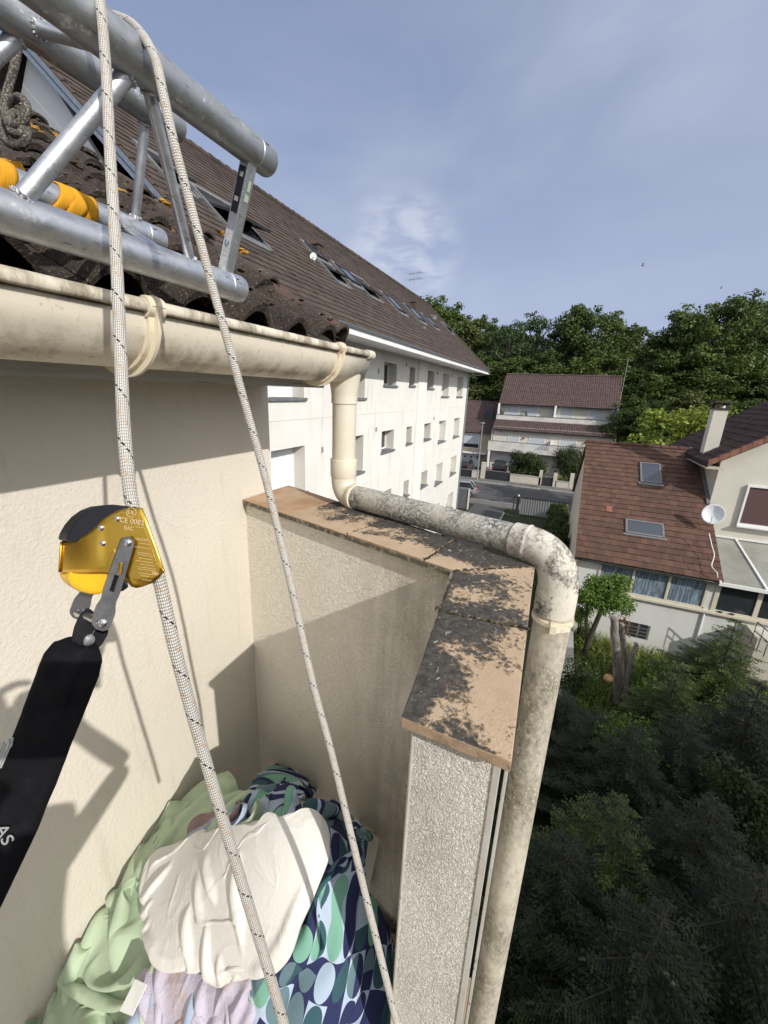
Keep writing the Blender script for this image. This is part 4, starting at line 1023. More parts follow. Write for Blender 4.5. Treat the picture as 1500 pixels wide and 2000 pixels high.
clothpiece('patterned_duvet', [(525, 1508), (556, 1516), (570, 1560), (640, 1590), (700, 1610), (712, 1690), (735, 1760), (765, 1830), (780, 1920), (770, 2060), (600, 2080), (500, 2060), (485, 1920), (470, 1780), (480, 1620), (490, 1550)], m_duvet, .022, .42, 11,
           'duvet cover printed with mint, teal and navy circles, bunched in the corner', 'duvet cover', n=108, stiff=.3, cap=.055)
clothpiece('bath_cloth', [(372, 1612), (400, 1585), (450, 1572), (470, 1590), (430, 1620), (385, 1640)], m_cpink, .055, .25, 5, 'dusky pink cloth peeking out under the green sheet', 'cloth', n=34)
clothpiece('small_cloth', [(362, 1640), (400, 1600), (450, 1585), (475, 1592), (460, 1630), (420, 1645), (372, 1660)], m_cblue, .060, .25, 7, 'folded slate blue cloth tucked above the ivory pillowcase', 'cloth', n=34)
clothpiece('blue_sheet', [(262, 1975), (300, 1925), (360, 1915), (470, 1935), (500, 1960), (510, 2070), (400, 2090), (240, 2090)], m_cblue, .055, .32, 17, 'grey blue cotton sheet crumpled at the near edge of the pile', 'sheet', n=60)
clothpiece('towel', [(276, 1880), (330, 1865), (400, 1890), (470, 1900), (488, 1905), (500, 1950), (530, 2040), (500, 2060), (470, 1990), (440, 1970), (390, 1960), (345, 1975), (318, 1930), (275, 1910)], m_clav, .085, .16, 23, 'rough lavender towel with rusty stains below the ivory pillowcase', 'towel', n=60, th=.006, rough_=.0006, stiff=.3, pin=1.0, cap=.035)
clothpiece('pillowcase', [(300, 1650), (340, 1635), (380, 1618), (440, 1600), (500, 1588), (560, 1578), (610, 1588), (643, 1606), (640, 1660), (612, 1730), (590, 1780), (560, 1850), (500, 1890), (460, 1904), (420, 1900), (385, 1880), (320, 1875), (292, 1840), (282, 1780), (280, 1700)], m_cwhite, .096, .10, 31,
           'large ivory pillowcase spread flat over the middle of the pile', 'pillowcase', n=104, stiff=.2, pin=1.0, cap=.030)
# board leaning behind the pile
b = MB(); z0 = -1.60
p = [onX(705, 1625, .985), onX(740, 1650, .985), onX(712, 1775, .96), onX(660, 1760, .96)]
b.prism(p, Vector((.02, .004, 0))); tag(b.build('foam_board', m_board, bevel=.002), 'corner of a plain white board propped against the parapet behind the duvet cover', 'board')
b = MB(); p = [tofloor(268, 1930, .09)[1], tofloor(290, 1940, .09)[1], tofloor(262, 2000, .09)[1], tofloor(238, 1990, .09)[1]]; b.prism([q+Vector((0, 0, .03)) for q in p], Vector((0, 0, .006)))
tag(b.build('paper_card', m_frame), 'small white card sticking out between green sheet and lavender towel', 'card')
# ------------------------------------------------------------------ tiled roof plane: overlapping courses of individual tiles
def tiles(P0, U, V, LU, LV, tw, tl, th, seed=0, jit=1.0, roll=0.0):
    rs = random.Random(seed); P0 = Vector(P0); U = Vector(U).normalized(); V = Vector(V).normalized(); N_ = U.cross(V)
    if N_.z < 0: N_ = -N_
    nu = max(1, round(LU/tw)); nv = max(1, round(LV/tl)); tw = LU/nu; tl = LV/nv; b = MB()
    for j in range(nv):
        off = (j % 2)*.5 if not roll else 0; rj = rs.random()*.3
        for i in range(-1 if off else 0, nu):
            u0 = max(0, (i+off)*tw); u1 = min(LU, (i+1+off)*tw)
            if u1-u0 < 1e-4: continue
            h = th*(1+rs.uniform(-.25, .35)*jit); a = P0+U*(u0+.002)+V*(j*tl-.02+rs.uniform(-.006, .006)*jit); c = P0+U*(u1-.002)+V*(j*tl-.02+rs.uniform(-.006, .006)*jit)
            d = P0+U*u0+V*(j*tl+tl); e = P0+U*u1+V*(j*tl+tl); r = min(1, max(0, rj+rs.random()*.8))
            if roll:
                m = (u0+u1)/2; p = P0+U*(u0+.35*tw)+V*(j*tl-.02); q = P0+U*(u0+.35*tw)+V*(j*tl+tl)
                b.add([a+N_*(h*.6), p+N_*(h+roll), c+N_*(h*.6), e+N_*.004, q+N_*(roll+.004), d+N_*.004, a-N_*.01, c-N_*.01], [(0, 1, 4, 5), (1, 2, 3, 4), (0, 6, 7, 2, 1)], r)
            else:
                b.add([a+N_*h, c+N_*h, e+N_*.003, d+N_*.003, a-N_*.01, c-N_*.01, d-N_*.01], [(0, 1, 2, 3), (4, 5, 1, 0), (4, 0, 3, 6)], r)
    b.quad(P0-N_*.012, P0+U*LU-N_*.012, P0+U*LU+V*LV-N_*.012, P0+V*LV-N_*.012, .5)
    return b
def ridge(b, a, c, r, L, seed=0):
    rs = random.Random(seed); a = Vector(a); c = Vector(c); d = (c-a).normalized(); n = int((c-a).length/L)
    for i in range(n):
        p = a+d*(i*L); q = a+d*((i+1)*L+.03); z = rs.uniform(-.006, .008)
        b.tube([p+Vector((0, 0, z+.008)), q+Vector((0, 0, z-.004))], [r*1.12, r*.95], 8)
    return b

# ------------------------------------------------------------------ long white apartment building
FY = 6.75; XB0, XB1 = 6.35, 30.6; EY, EZ = 5.36, 1.55; RY, RZ = 10.3, 6.05
ap = thing('apartment_building', ((XB0+XB1)/2, FY, GZ), 'long white rendered apartment building under a steep brown tiled roof', 'apartment building')
RV = .44
def wallwin(b, x0, x1, z0, z1, opens, y, dep_):
    """wall with real openings: grid of quads, reveals built as their own part"""
    xs = sorted({x0, x1}|{o[0] for o in opens}|{o[1] for o in opens}); zs = sorted({z0, z1}|{o[2] for o in opens}|{o[3] for o in opens})
    for a, c in zip(xs, xs[1:]):
        for d, e in zip(zs, zs[1:]):
            mx, mz = (a+c)/2, (d+e)/2
            if any(o[0] < mx < o[1] and o[2] < mz < o[3] for o in opens): continue
            b.quad((a, y, d), (c, y, d), (c, y, e), (a, y, e), .5)
rows = [(1.07, 0), (-1.60, 1), (-4.22, 2), (-6.88, 3)]
cols = [(8.5, 10.02, 1.36, 'shut'), (12.76, 13.86, 1.36, 'win'), (15.55, 16.88, .86, 'win'), (18.46, 19.2, .80, 'bar'), (21.0, 22.3, .86, 'win'), (23.95, 25.5, 1.26, 'shut'), (27.6, 29.2, 1.26, 'shut')]
opens = []; wl = []
for (hz_, r_) in rows:
    for (a, c, h, kd) in cols:
        if r_ == 3 and kd == 'bar': continue
        o = (a, c, hz_-h, hz_); opens.append(o); wl.append((o, kd))
b = MB(); wallwin(b, XB0, XB1, GZ-.3, 1.5, opens, FY, RV)
b.quad((XB0, FY, GZ), (XB0, 2*RY-FY, GZ), (XB0, 2*RY-FY, 1.5), (XB0, FY, 1.5), .5); b.quad((XB1, FY, GZ), (XB1, 2*RY-FY, GZ), (XB1, 2*RY-FY, 1.5), (XB1, FY, 1.5), .5); b.quad((XB0, 2*RY-FY, GZ), (XB1, 2*RY-FY, GZ), (XB1, 2*RY-FY, 1.5), (XB0, 2*RY-FY, 1.5), .5)
b.quad((XB0, FY+.6, GZ), (XB1, FY+.6, GZ), (XB1, FY+.6, 1.5), (XB0, FY+.6, 1.5), .5)
b.build('wall', m_white, ap)
def boxpart(name, m, par_, *a, bevel=0): b = MB(); b.box(*a); return b.build(name, m, par_, bevel=bevel)
for (a, c, d, e), kd in wl:
    y = FY+RV; b = MB()
    b.quad((a, FY, d), (a, y, d), (a, y, e), (a, FY, e)); b.quad((c, FY, d), (c, y, d), (c, y, e), (c, FY, e)); b.quad((a, FY, e), (c, FY, e), (c, y, e), (a, y, e)); b.quad((a, FY, d), (c, FY, d), (c, y, d), (a, y, d))
    wn_ = b.build('window', m_reveal, ap)
    boxpart('sill', m_sill, wn_, a-.06, c+.08, FY-.07, y-.01, d-.07, d+.012, bevel=.005)
    fr = MB(); t = .055 if kd != 'bar' else .03
    for q in ((a+.004, a+t, d+.014, e-.004), (c-t, c-.004, d+.014, e-.004), (a+t, c-t, d+.014, d+t+.02), (a+t, c-t, e-t, e-.004)): fr.box(q[0], q[1], y-.06, y-.004, q[2], q[3])
    if kd == 'win': fr.box((a+c)/2-.035, (a+c)/2+.035, y-.065, y-.006, d+t, e-t)
    fr.build('frame', m_frame, wn_)
    if kd == 'shut':
        s = MB(); n = int((e-d-.1)/.055)
        for k in range(n): z = d+.06+k*.055; s.hexa([(a+t, y-.045, z), (c-t, y-.045, z), (c-t, y-.03, z), (a+t, y-.03, z)], [(a+t, y-.033, z+.053), (c-t, y-.033, z+.053), (c-t, y-.03, z+.053), (a+t, y-.03, z+.053)], .5)
        s.build('shutter', m_shut, wn_)
    else:
        boxpart('pane', m_glass, wn_, a+t, c-t, y-.03, y-.02, d+t, e-t)
    if kd == 'bar':
        s = MB()
        for k in range(1, 4): z = d+(e-d)*k/4; s.cyl((a, FY+.2, z), (c, FY+.2, z), .013, n=8); s.build('bars', m_frame, wn_)
boxpart('pilaster', m_pila, ap, 19.55, 20.80, FY-.11, FY-.001, GZ, 1.495)
b = MB()
for x, z in ((14.95, .62), (14.9, -1.55), (22.75, .95), (22.7, -1.45), (25.95, .95), (17.9, 1.05), (10.9, -1.9)): b.box(x, x+.07, FY-.04, FY, z, z+.16); b.cyl((x+.035, FY-.06, z+.03), (x+.035, FY-.01, z+.03), .02, n=8)
b.build('wall_fitting', m_steel, ap)
b = MB()
for z in (-.86+.0, -3.48, -6.1): b.box(XB0+.01, XB1-.01, FY-.008, FY+.001, z, z+.02)
b.build('render_joint', m_reveal, ap)
# roof
V_ = Vector((0, RY-EY, RZ-EZ)); LVb = V_.length
tiles((XB0-.25, EY, EZ+.03), (1, 0, 0), V_, XB1+.3-XB0+.25, LVb, .24, .235, .022, 1).build('roof', m_roofA, ap)
Vb = Vector((0, -(RY-EY), RZ-EZ)); tiles((XB0-.25, 2*RY-EY, EZ+.03), (1, 0, 0), Vb, XB1+.3-XB0+.25, LVb, .6, .5, .022, 2).build('roof', m_roofA, ap)
b = MB(); ridge(b, (XB0-.25, RY, RZ+.03), (XB1+.3, RY, RZ+.03), .11, .33, 3); b.build('ridge_tiles', m_roofA, ap, smooth=True)
b = MB()
for s_, xx in ((0, XB0-.27), (1, XB0-.27), (0, XB1+.31), (1, XB1+.31)):
    y0, y1 = (EY, RY) if s_ == 0 else (2*RY-EY, RY); m_ = int(LVb/.33); b = MB()
    if True:
        for k in range(m_): t_ = k/m_; q = (k+1.1)/m_; b.tube([(xx, y0+(y1-y0)*t_, EZ+.07+(RZ-EZ)*t_), (xx, y0+(y1-y0)*q, EZ+.045+(RZ-EZ)*q)], [.075, .065], 8)
    b.build('verge_tiles', m_verge, ap, smooth=True)
b = MB()
for xx, w_ in ((XB0, -.2),): b.prism([(xx, FY, 1.45), (xx, RY, RZ-.12), (xx, 2*RY-FY, 1.45)], (.1, 0, 0)); 
b.build('gable_wall', m_soffit, ap); b = MB()
b.prism([(XB1-.1, FY, 1.45), (XB1-.1, RY, RZ-.12), (XB1-.1, 2*RY-FY, 1.45)], (.1, 0, 0)); b.build('gable_wall', m_soffit, ap)
b = MB()
for k in (0, 1):
    b.bar((XB0-.37, EY-.02, EZ-.07+.1*k), (XB0-.37, RY, RZ-.06+.1*k), .02, .09)
b.build('verge_flashing', m_zinc, ap)
b = MB(); b.box(XB0-.2, XB1+.28, EY+.03, FY-.001, 1.46, 1.50); b.build('soffit', m_soffit, ap)
b = MB(); b.box(XB0-.22, XB1+.3, EY, EY+.03, 1.36, EZ+.0); b.build('fascia_board', m_soffit, ap)
b = MB(); b.grid(lambda i, j: (XB0-.22+i*(XB1+.52-XB0)/20, EY-.045+.045*math.cos(PI+PI*j/8), EZ+.015+.045*math.sin(PI+PI*j/8)), 21, 9); b.build('gutter', m_zinc, ap, solid=.008, smooth=True)
b = MB(); b.tube([(XB1-.05, EY-.07, EZ-.08), (XB1-.05, EY+.15, 1.36), (XB1-.06, FY-.12, 1.25), (XB1-.06, FY-.07, 1.1), (XB1-.06, FY-.07, GZ)], .045, 10); b.build('downpipe', m_zinc, ap, smooth=True)
# skylights lying in the slope
def slope(x, y, lift=0.0):
    n_ = Vector((0, -(RZ-EZ), RY-EY)).normalized(); return Vector((x, y, EZ+.03+(y-EY)*(RZ-EZ)/(RY-EY)))+n_*lift
def skylight(x0, x1, y0, y1, openang, blind=False):
    n_ = Vector((0, -(RZ-EZ), RY-EY)).normalized(); vd = Vector((0, RY-EY, RZ-EZ)).normalized(); L = (slope(0, y1)-slope(0, y0)).length
    def at(u, v, l): return slope(x0+(x1-x0)*u, y0)+vd*(v*L)+n_*l
    b = MB(); t = .09
    W = x1-x0
    def fr(u0, u1, v0, v1, l0, l1): b.hexa([at(u0, v0, l0), at(u1, v0, l0), at(u1, v1, l0), at(u0, v1, l0)], [at(u0, v0, l1), at(u1, v0, l1), at(u1, v1, l1), at(u0, v1, l1)])
    tu = t/W; tv = t/L
    fr(-tu, 0, -tv*2.2, 1+tv*1.6, .0, .07); fr(1, 1+tu, -tv*2.2, 1+tv*1.6, .0, .07); fr(0, 1, 1, 1+tv*1.6, .0, .07); fr(0, 1, -tv*2.4, 0, .0, .045)
    sk = b.build('skylight', m_lead, ap)
    b = MB(); b.hexa([at(0, 0, -.1), at(1, 0, -.1), at(1, 1, -.1), at(0, 1, -.1)], [at(0, 0, .024), at(1, 0, .024), at(1, 1, .024), at(0, 1, .024)])
    if openang: b.build('opening', m_dark, sk)
    # sash pivots about its middle
    ca, sa = math.cos(R(openang)), math.sin(R(openang))
    def sh(u, v, l): 
        vv = (v-.5)*L; return slope(x0+(x1-x0)*u, y0)+vd*(.5*L+vv*ca+(l)*sa)+n_*(.06-vv*sa+l*ca)
    def fs(bb, u0, u1, v0, v1, l0, l1): bb.hexa([sh(u0, v0, l0), sh(u1, v0, l0), sh(u1, v1, l0), sh(u0, v1, l0)], [sh(u0, v0, l1), sh(u1, v0, l1), sh(u1, v1, l1), sh(u0, v1, l1)])
    b = MB(); fs(b, 0, tu*.9, 0, 1, 0, .05); fs(b, 1-tu*.9, 1, 0, 1, 0, .05); fs(b, tu*.9, 1-tu*.9, 0, tv*.9, 0, .05); fs(b, tu*.9, 1-tu*.9, 1-tv*.9, 1, 0, .05); b.build('sash', m_dark, sk)
    b = MB(); fs(b, tu*.8, 1-tu*.8, tv*.8, 1-tv*.8, .02, .032); b.build('pane', m_shut if blind else m_glass2, sk)
skylight(7.75, 8.95, 7.05, 7.95, 24); skylight(6.9, 7.5, 7.7, 8.35, 18)
skylight(12.35, 13.15, 7.15, 7.75, 22); skylight(12.45, 13.25, 7.95, 8.35, 0)
skylight(15.0, 16.1, 7.3, 8.05, 12); skylight(17.7, 18.7, 7.2, 7.95, 0, False); skylight(20.7, 21.9, 7.35, 8.05, 0); skylight(23.6, 24.6, 7.45, 8.1, 0)
skylight(28.9, 29.7, 7.9, 8.5, 20); skylight(13.9, 14.8, 7.5, 8.1, 0)
def vent(x, y, m=None, h=.22):
    p = slope(x, y); b = MB(); b.box(p.x-.14, p.x+.14, p.y-.12, p.y+.16, p.z-.05, p.z+h); b.box(p.x-.17, p.x+.17, p.y-.16, p.y+.19, p.z+h, p.z+h+.04)
    return b.build('roof_vent', m or m_verge2, ap, bevel=.01)
vent(13.2, 8.28); vent(23.3, 8.5); vent(20.0, 6.8, m_lead, .12); vent(27.1, 8.5, m_steel, .15); vent(29.9, 8.1, m_lead, .12)
def dish(loc, aim, r_, label, m=m_frame):
    t = thing('satellite_dish', loc, label, 'satellite dish'); aim = Vector(aim).normalized(); u = aim.cross(Vector((0, 0, 1))).normalized(); v = u.cross(aim); c = Vector(loc)
    b = MB(); b.grid(lambda i, j: c+(u*math.cos(2*PI*i/28)+v*math.sin(2*PI*i/28)*1.08)*(r_*j/6)+aim*(r_*.32*((j/6)**2-1)), 28, 7, cu=True); b.build('reflector', m, t, smooth=True, solid=.006)
    b = MB(); f_ = c+aim*r_*.75-v*r_*.25; b.cyl(c-v*r_*.95-aim*.0, f_, .012, n=6); b.build('feed_arm', m_steel, t)
    b = MB(); b.tube([f_-aim*.02, f_+aim*.06], [.035, .045], 10); b.build('receiver', m_shut, t, smooth=True)
    b = MB(); b.tube([c-aim*r_*.3, c-aim*(r_*.3+.12), c-aim*(r_*.3+.18)-v*.15], .02, 8); b.build('mount', m_steel, t); return t
dish(tuple(slope(11.75, 7.6, .12)), (-.9, -.35, .1), .10, 'small white satellite dish on the long roof beside an open skylight')
def antenna(base, h, dirx, label, els=(.98, .80)):
    t = thing('tv_antenna', base, label, 'antenna'); p = Vector(base); b = MB(); b.cyl(p-Vector((0, 0, .3)), p+Vector((0, 0, h)), .022, n=8); b.build('mast', m_steel, t)
    for k, f_ in enumerate(els):
        c = p+Vector((0, 0, h*f_)); d = Vector(dirx).normalized(); s = d.cross(Vector((0, 0, 1))); b = MB(); b.cyl(c-d*.55, c+d*.55, .014, n=6)
        for i in range(7): q = c+d*(-.5+i*.17); w_ = .32-.025*i; b.cyl(q-s*w_, q+s*w_, .008, n=5)
        b.build('aerial', m_steel, t)
    return t
antenna((28.2, 10.3, 6.1), 1.35, (.3, 1, 0), 'small television aerial at the far end of the long brown ridge', (.95, .7))

# ------------------------------------------------------------------ terraced house across the street
XF = 54.0
th_ = thing('terraced_house', (XF, 1.4, GZ), 'pale terraced house with two dark tiled roof bands and long white balconies', 'house')
yl, yr = 8.05, -5.5
def bx(name, m, p, *a, bevel=0): return boxpart(name, m, p, *a, bevel=bevel)
bx('wall', m_fwall, th_, XF, 62.5, yr, yl, GZ, -3.7)
bx('upper_wall', m_hwall, th_, 56.6, 62.0, yr+.1, yl-.1, -3.0, -.9)
# lower roof band
sl_ = Vector((2.3, 0, 1.35)); tiles((XF-.5, yr-.15, -4.05), (0, 1, 0), sl_, yl-yr+.3, 2.2, .25, .33, .04, 11, 1, .04).build('lower_roof', m_roofF, th_)
bx('parapet', m_bal, th_, 55.55, 55.7, yr-.1, yl+.1, -3.15, -2.35); bx('parapet_cap', m_lead, th_, 55.5, 55.75, yr-.14, yl+.14, -2.35, -2.30)
bx('terrace_floor', m_conc, th_, 55.7, 56.6, yr, yl, -3.2, -3.05)
for y_ in (yl-.05, 1.25, yr+.02): bx('side_screen', m_soffit, th_, 55.72, 56.62, y_-.12, y_+.10, -3.05, -.95)
# upper roof
up = Vector((4.1, 0, 3.75)); tiles((55.9, yr-.15, -1.0), (0, 1, 0), up, yl-yr+.2, up.length, .25, .33, .04, 12, 1, .04).build('upper_roof', m_roofF, th_)
b = MB(); b.hexa([(60, yr-.1, 2.7), (60, yl, 2.7), (64, yl, -1), (64, yr-.1, -1)], [(60, yr-.1, 2.6), (60, yl, 2.6), (64, yl, -1.1), (64, yr-.1, -1.1)]); b.build('back_roof', m_roofF, th_)
b = MB(); ridge(b, (60, yr-.15, 2.78), (60, yl+.05, 2.78), .12, .38, 5); b.build('ridge_tiles', m_roofF, th_, smooth=True)
b = MB(); b.prism([(56.6, yr+.1, -1), (60, yr+.1, 2.5), (62, yr+.1, -1)], (0, .1, 0)); b.build('gable_wall', m_hwall, th_); b = MB(); b.prism([(56.6, yl-.2, -1), (60, yl-.2, 2.5), (62, yl-.2, -1)], (0, .1, 0)); b.build('gable_wall', m_hwall, th_)
b = MB(); b.grid(lambda i, j: (55.88+.08*math.cos(PI*j/6+PI), yr-.2+i*(yl-yr+.3)/10, -1.02+.07*math.sin(PI+PI*j/6)), 11, 7); b.grid(lambda i, j: (XF-.52+.08*math.cos(PI*j/6+PI), yr-.2+i*(yl-yr+.3)/10, -4.07+.07*math.sin(PI+PI*j/6)), 11, 7); b.build('gutter', m_dark, th_, solid=.01)
def win(parent, x, y0, y1, z0, z1, kind='shut', shut=1.0, m_s=None, proud=.05, fm=None):
    """window in a wall that faces -x"""
    fm = fm or m_frame; b = MB(); t = .07
    for q in ((y0-t, y0, z0-t, z1+t), (y1, y1+t, z0-t, z1+t), (y0, y1, z0-t, z0), (y0, y1, z1, z1+t)): b.box(x-proud, x+.02, q[0], q[1], q[2], q[3])
    w_ = b.build('window', fm, parent)
    bx('pane', m_glass, w_, x-.02, x-.008, y0, y1, z0, z1)
    if kind == 'shut':
        s = MB(); n = max(1, int((z1-z0)*shut/.09)); h = (z1-z0)*shut/n
        for k in range(n): z = z1-(k+1)*h; s.hexa([(x-.038, y0, z), (x-.038, y1, z), (x-.022, y1, z), (x-.022, y0, z)], [(x-.028, y0, z+h*.96), (x-.028, y1, z+h*.96), (x-.022, y1, z+h*.96), (x-.022, y0, z+h*.96)], .5)
        s.build('shutter', m_s or m_shut2, w_)
    elif kind == 'two': bx('mullion', fm, w_, x-proud+.004, x-.0, (y0+y1)/2-.04, (y0+y1)/2+.04, z0, z1)
    return w_
for y0 in (5.6, 3.35, -.8, -4.1): win(th_, 56.6, y0-.0, y0+1.5, -2.95, -1.15, 'shut')
for y0 in (4.9, 1.9, -1.6, -4.55): win(th_, XF, y0, y0+(1.2 if y0 > 4 else 1.75), -6.35, -4.75, 'shut', .99 if y0 > -4 else .75)
for y0, h in ((5.3, -7.45), (-2.5, -7.5)): win(th_, XF, y0, y0+1.5, -9.3, h, 'shut')
b = MB()
for y_ in (4.35, -2.55): b.ball((XF-.1, y_, -4.95), .12, n=8)
b.build('wall_lamp', m_dark, th_)
# balcony running the full width, with two railing gaps
b = MB(); bxs = ((yl+.3, 2.6), (.6, -1.6), (-3.1, yr-.1)); b.box(XF-1.25, XF, yr-.1, yl+.3, -6.62, -6.45)
for y1_, y0_ in ((8.35, 3.5), (1.3, -1.2), (-3.2, -5.6)): b.box(XF-1.3, XF-1.18, y0_, y1_, -6.62, -5.42)
b.box(XF-1.3, XF-1.18, 1.3, 3.5, -6.62, -6.15); b.box(XF-1.3, XF-1.18, -3.2, -1.2, -6.62, -6.15); bal = b.build('balcony', m_bal, th_)
b = MB()
for y0_, y1_ in ((1.3, 3.5), (-3.2, -1.2)):
    b.box(XF-1.28, XF-1.2, y0_, y1_, -5.47, -5.42); n = 11
    for k in range(n): y_ = y0_+(k+.5)*(y1_-y0_)/n; b.box(XF-1.26, XF-1.22, y_-.035, y_+.035, -6.15, -5.47)
b.build('railing', m_frame, bal)
b = MB(); b.box(XF-1.33, XF-1.15, yr-.1, yl+.32, -5.42, -5.38); b.build('balcony_cap', m_lead, bal)
bx('side_screen', m_soffit, th_, XF-1.1, XF, .95, 1.2, -6.45, -5.0)
for y_ in (yl+.1, 2.6, -1.4): bx('balcony_post', m_soffit, th_, XF-1.25, XF-1.0, y_-.12, y_+.12, GZ, -6.62)
b = MB(); b.tube([(XF-.45, yl+.1, -4.15), (XF-.1, yl+.15, -4.6), (XF-.08, yl+.15, GZ)], .06, 8); b.tube([(XF-.45, yr-.1, -4.15), (XF-.08, yr-.12, -4.8), (XF-.08, yr-.12, GZ)], .06, 8); b.build('downpipe', m_soffit, th_, smooth=True)
bx('garage_door', m_dark, th_, XF-.03, XF-.005, -4.6, -.9, GZ+.05, -7.2)
antenna((59.2, yr-.35, -.2), 5.0, (0, 1, .05), 'tall thin television aerial at the right gable of the terraced house', (.97, .72))
ch_ = thing('garden_chair', (56.1, 4.4, -3.05), 'dark folded sunlounger standing up on the upper terrace', 'sunlounger')
b = MB(); b.bar((56.0, 4.5, -2.35), (56.2, 4.75, -1.75), .35, .05); b.build('backrest', m_dark, ch_); b = MB(); b.bar((56.0, 4.5, -2.35), (56.0, 5.2, -2.3), .35, .05); b.build('seat', m_dark, ch_)
pb = thing('covered_parasol', (56.1, 7.4, -3.05), 'closed dark parasol at the left end of the upper terrace', 'parasol')
b = MB(); b.tube([(56.1, 7.5, -2.9), (56.1, 7.55, -2.3), (56.1, 7.75, -1.35), (56.1, 7.8, -1.2)], [.05, .24, .14, .03], 8); b.build('folded_canopy', m_dark, pb, smooth=True); b = MB(); b.cyl((56.1, 7.5, -3.05), (56.1, 7.5, -2.85), .2, n=10); b.build('base', m_conc, pb)

# small ochre house next door
sh_ = thing('ochre_house', (57, 13, GZ), 'small ochre house with a white garage door left of the terraced house', 'house')
bx('wall', m_bwall, sh_, 56.0, 64, 8.35, 18.0, GZ, -4.6)
v2 = Vector((4.2, 0, 3.9)); tiles((55.6, 8.3, -4.85), (0, 1, 0), v2, 10.2, v2.length, .25, .33, .04, 21, 1, .04).build('roof', m_roofF, sh_)
b = MB(); b.hexa([(59.8, 8.3, -.95), (59.8, 18.5, -.95), (64.3, 18.5, -4.9), (64.3, 8.3, -4.9)], [(59.8, 8.3, -1.05), (59.8, 18.5, -1.05), (64.3, 18.5, -5), (64.3, 8.3, -5)]); b.build('back_roof', m_roofF, sh_)
b = MB(); ridge(b, (59.8, 8.3, -.93), (59.8, 18.5, -.93), .12, .38, 6); b.build('ridge_tiles', m_roofF, sh_, smooth=True)
b = MB(); b.prism([(56, 8.36, -4.6), (59.8, 8.36, -1.2), (63.9, 8.36, -4.6)], (0, .1, 0)); b.build('gable_wall', m_bwall, sh_)
win(sh_, 56.0, 10.1, 12.4, -6.9, -5.1, 'shut', .72)
bx('skylight', m_glass2, sh_, 57.4, 58.2, 8.9, 9.8, -3.05, -2.0)
gdr = bx('garage_door', m_garage, sh_, 55.95, 55.99, 9.7, 14.4, GZ+.05, -7.75)
b = MB()
for k in range(4): b.cyl((55.9, 10.1+k*.85, -8.15), (55.95, 10.1+k*.85, -8.15), .13, n=14)
b.build('porthole', m_dark, gdr)
bx('canopy', m_frame, sh_, 55.2, 56, 8.9, 15, -7.6, -7.45); bx('stone_pier', m_stone, sh_, 55.8, 56.0, 8.4, 9.6, GZ, -7.7)

# front garden walls, gates, hedges
def gwall(x0, x1, y0, y1, h, label, cap=True):
    t = thing('garden_wall', ((x0+x1)/2, (y0+y1)/2, GZ+.1), label, 'garden wall'); bx('wall', m_gwall, t, x0, x1, y0, y1, GZ, GZ+h)
    if cap: bx('coping', m_kerb, t, x0-.04, x1+.04, y0-.03, y1+.03, GZ+h, GZ+h+.06)
    return t
YS = lambda px, py: onX(px, py, 48.1).y
gwall(48.1, 48.35, YS(1054, 950), YS(994, 950), .95, 'low pale garden wall beneath the dense hedge')
gwall(48.1, 48.45, YS(1056, 950), YS(1052, 950)+.1, 1.75, 'slim pale gate pier right of the dense hedge', False)
gwall(48.1, 48.45, YS(945, 940), YS(937, 940), 2.0, 'tall square gate pier left of the dark parked van', False)
gwall(48.1, 48.35, YS(933, 940), YS(920, 940), .9, 'short stub of low wall beside the street lamp')
gwall(48.1, 48.35, YS(1108, 960), YS(1082, 960), .75, 'low white planter wall holding the yellow green bush')
gwall(48.1, 48.4, YS(1084, 960), YS(1077, 960), 1.6, 'white pier at the left end of the planter wall', False)
gwall(48.1, 48.4, YS(1117, 960), YS(1109, 960), 1.75, 'white pier at the right end of the planter wall', False)
def gate(y0, y1, h, label, x=48.25):
    t = thing('metal_gate', (x, (y0+y1)/2, GZ+.1), label, 'gate'); b = MB(); b.box(x-.02, x+.02, y0, y1, GZ+.12, GZ+h*.72); b.build('sheet_panel', m_dark, t)
    b = MB(); n = int((y1-y0)/.14)
    for k in range(n+1): y_ = y0+k*(y1-y0)/n; b.cyl((x, y_, GZ+h*.72), (x, y_, GZ+h+.08*math.sin(PI*k/n)), .015, n=5)
    b.build('bars', m_dark, t); b = MB(); b.box(x-.03, x+.03, y0, y1, GZ+h*.72, GZ+h*.76); b.build('rail', m_steel, t); return t
gate(YS(992, 950), YS(946, 950), 1.5, 'dark metal driveway gate in front of the parked van')
gate(YS(1076, 960), YS(1057, 955), 1.45, 'dark narrow garden gate between hedge pier and planter')
gate(YS(919, 940), YS(895, 935), 1.3, 'dark low gate before the ochre house garage')

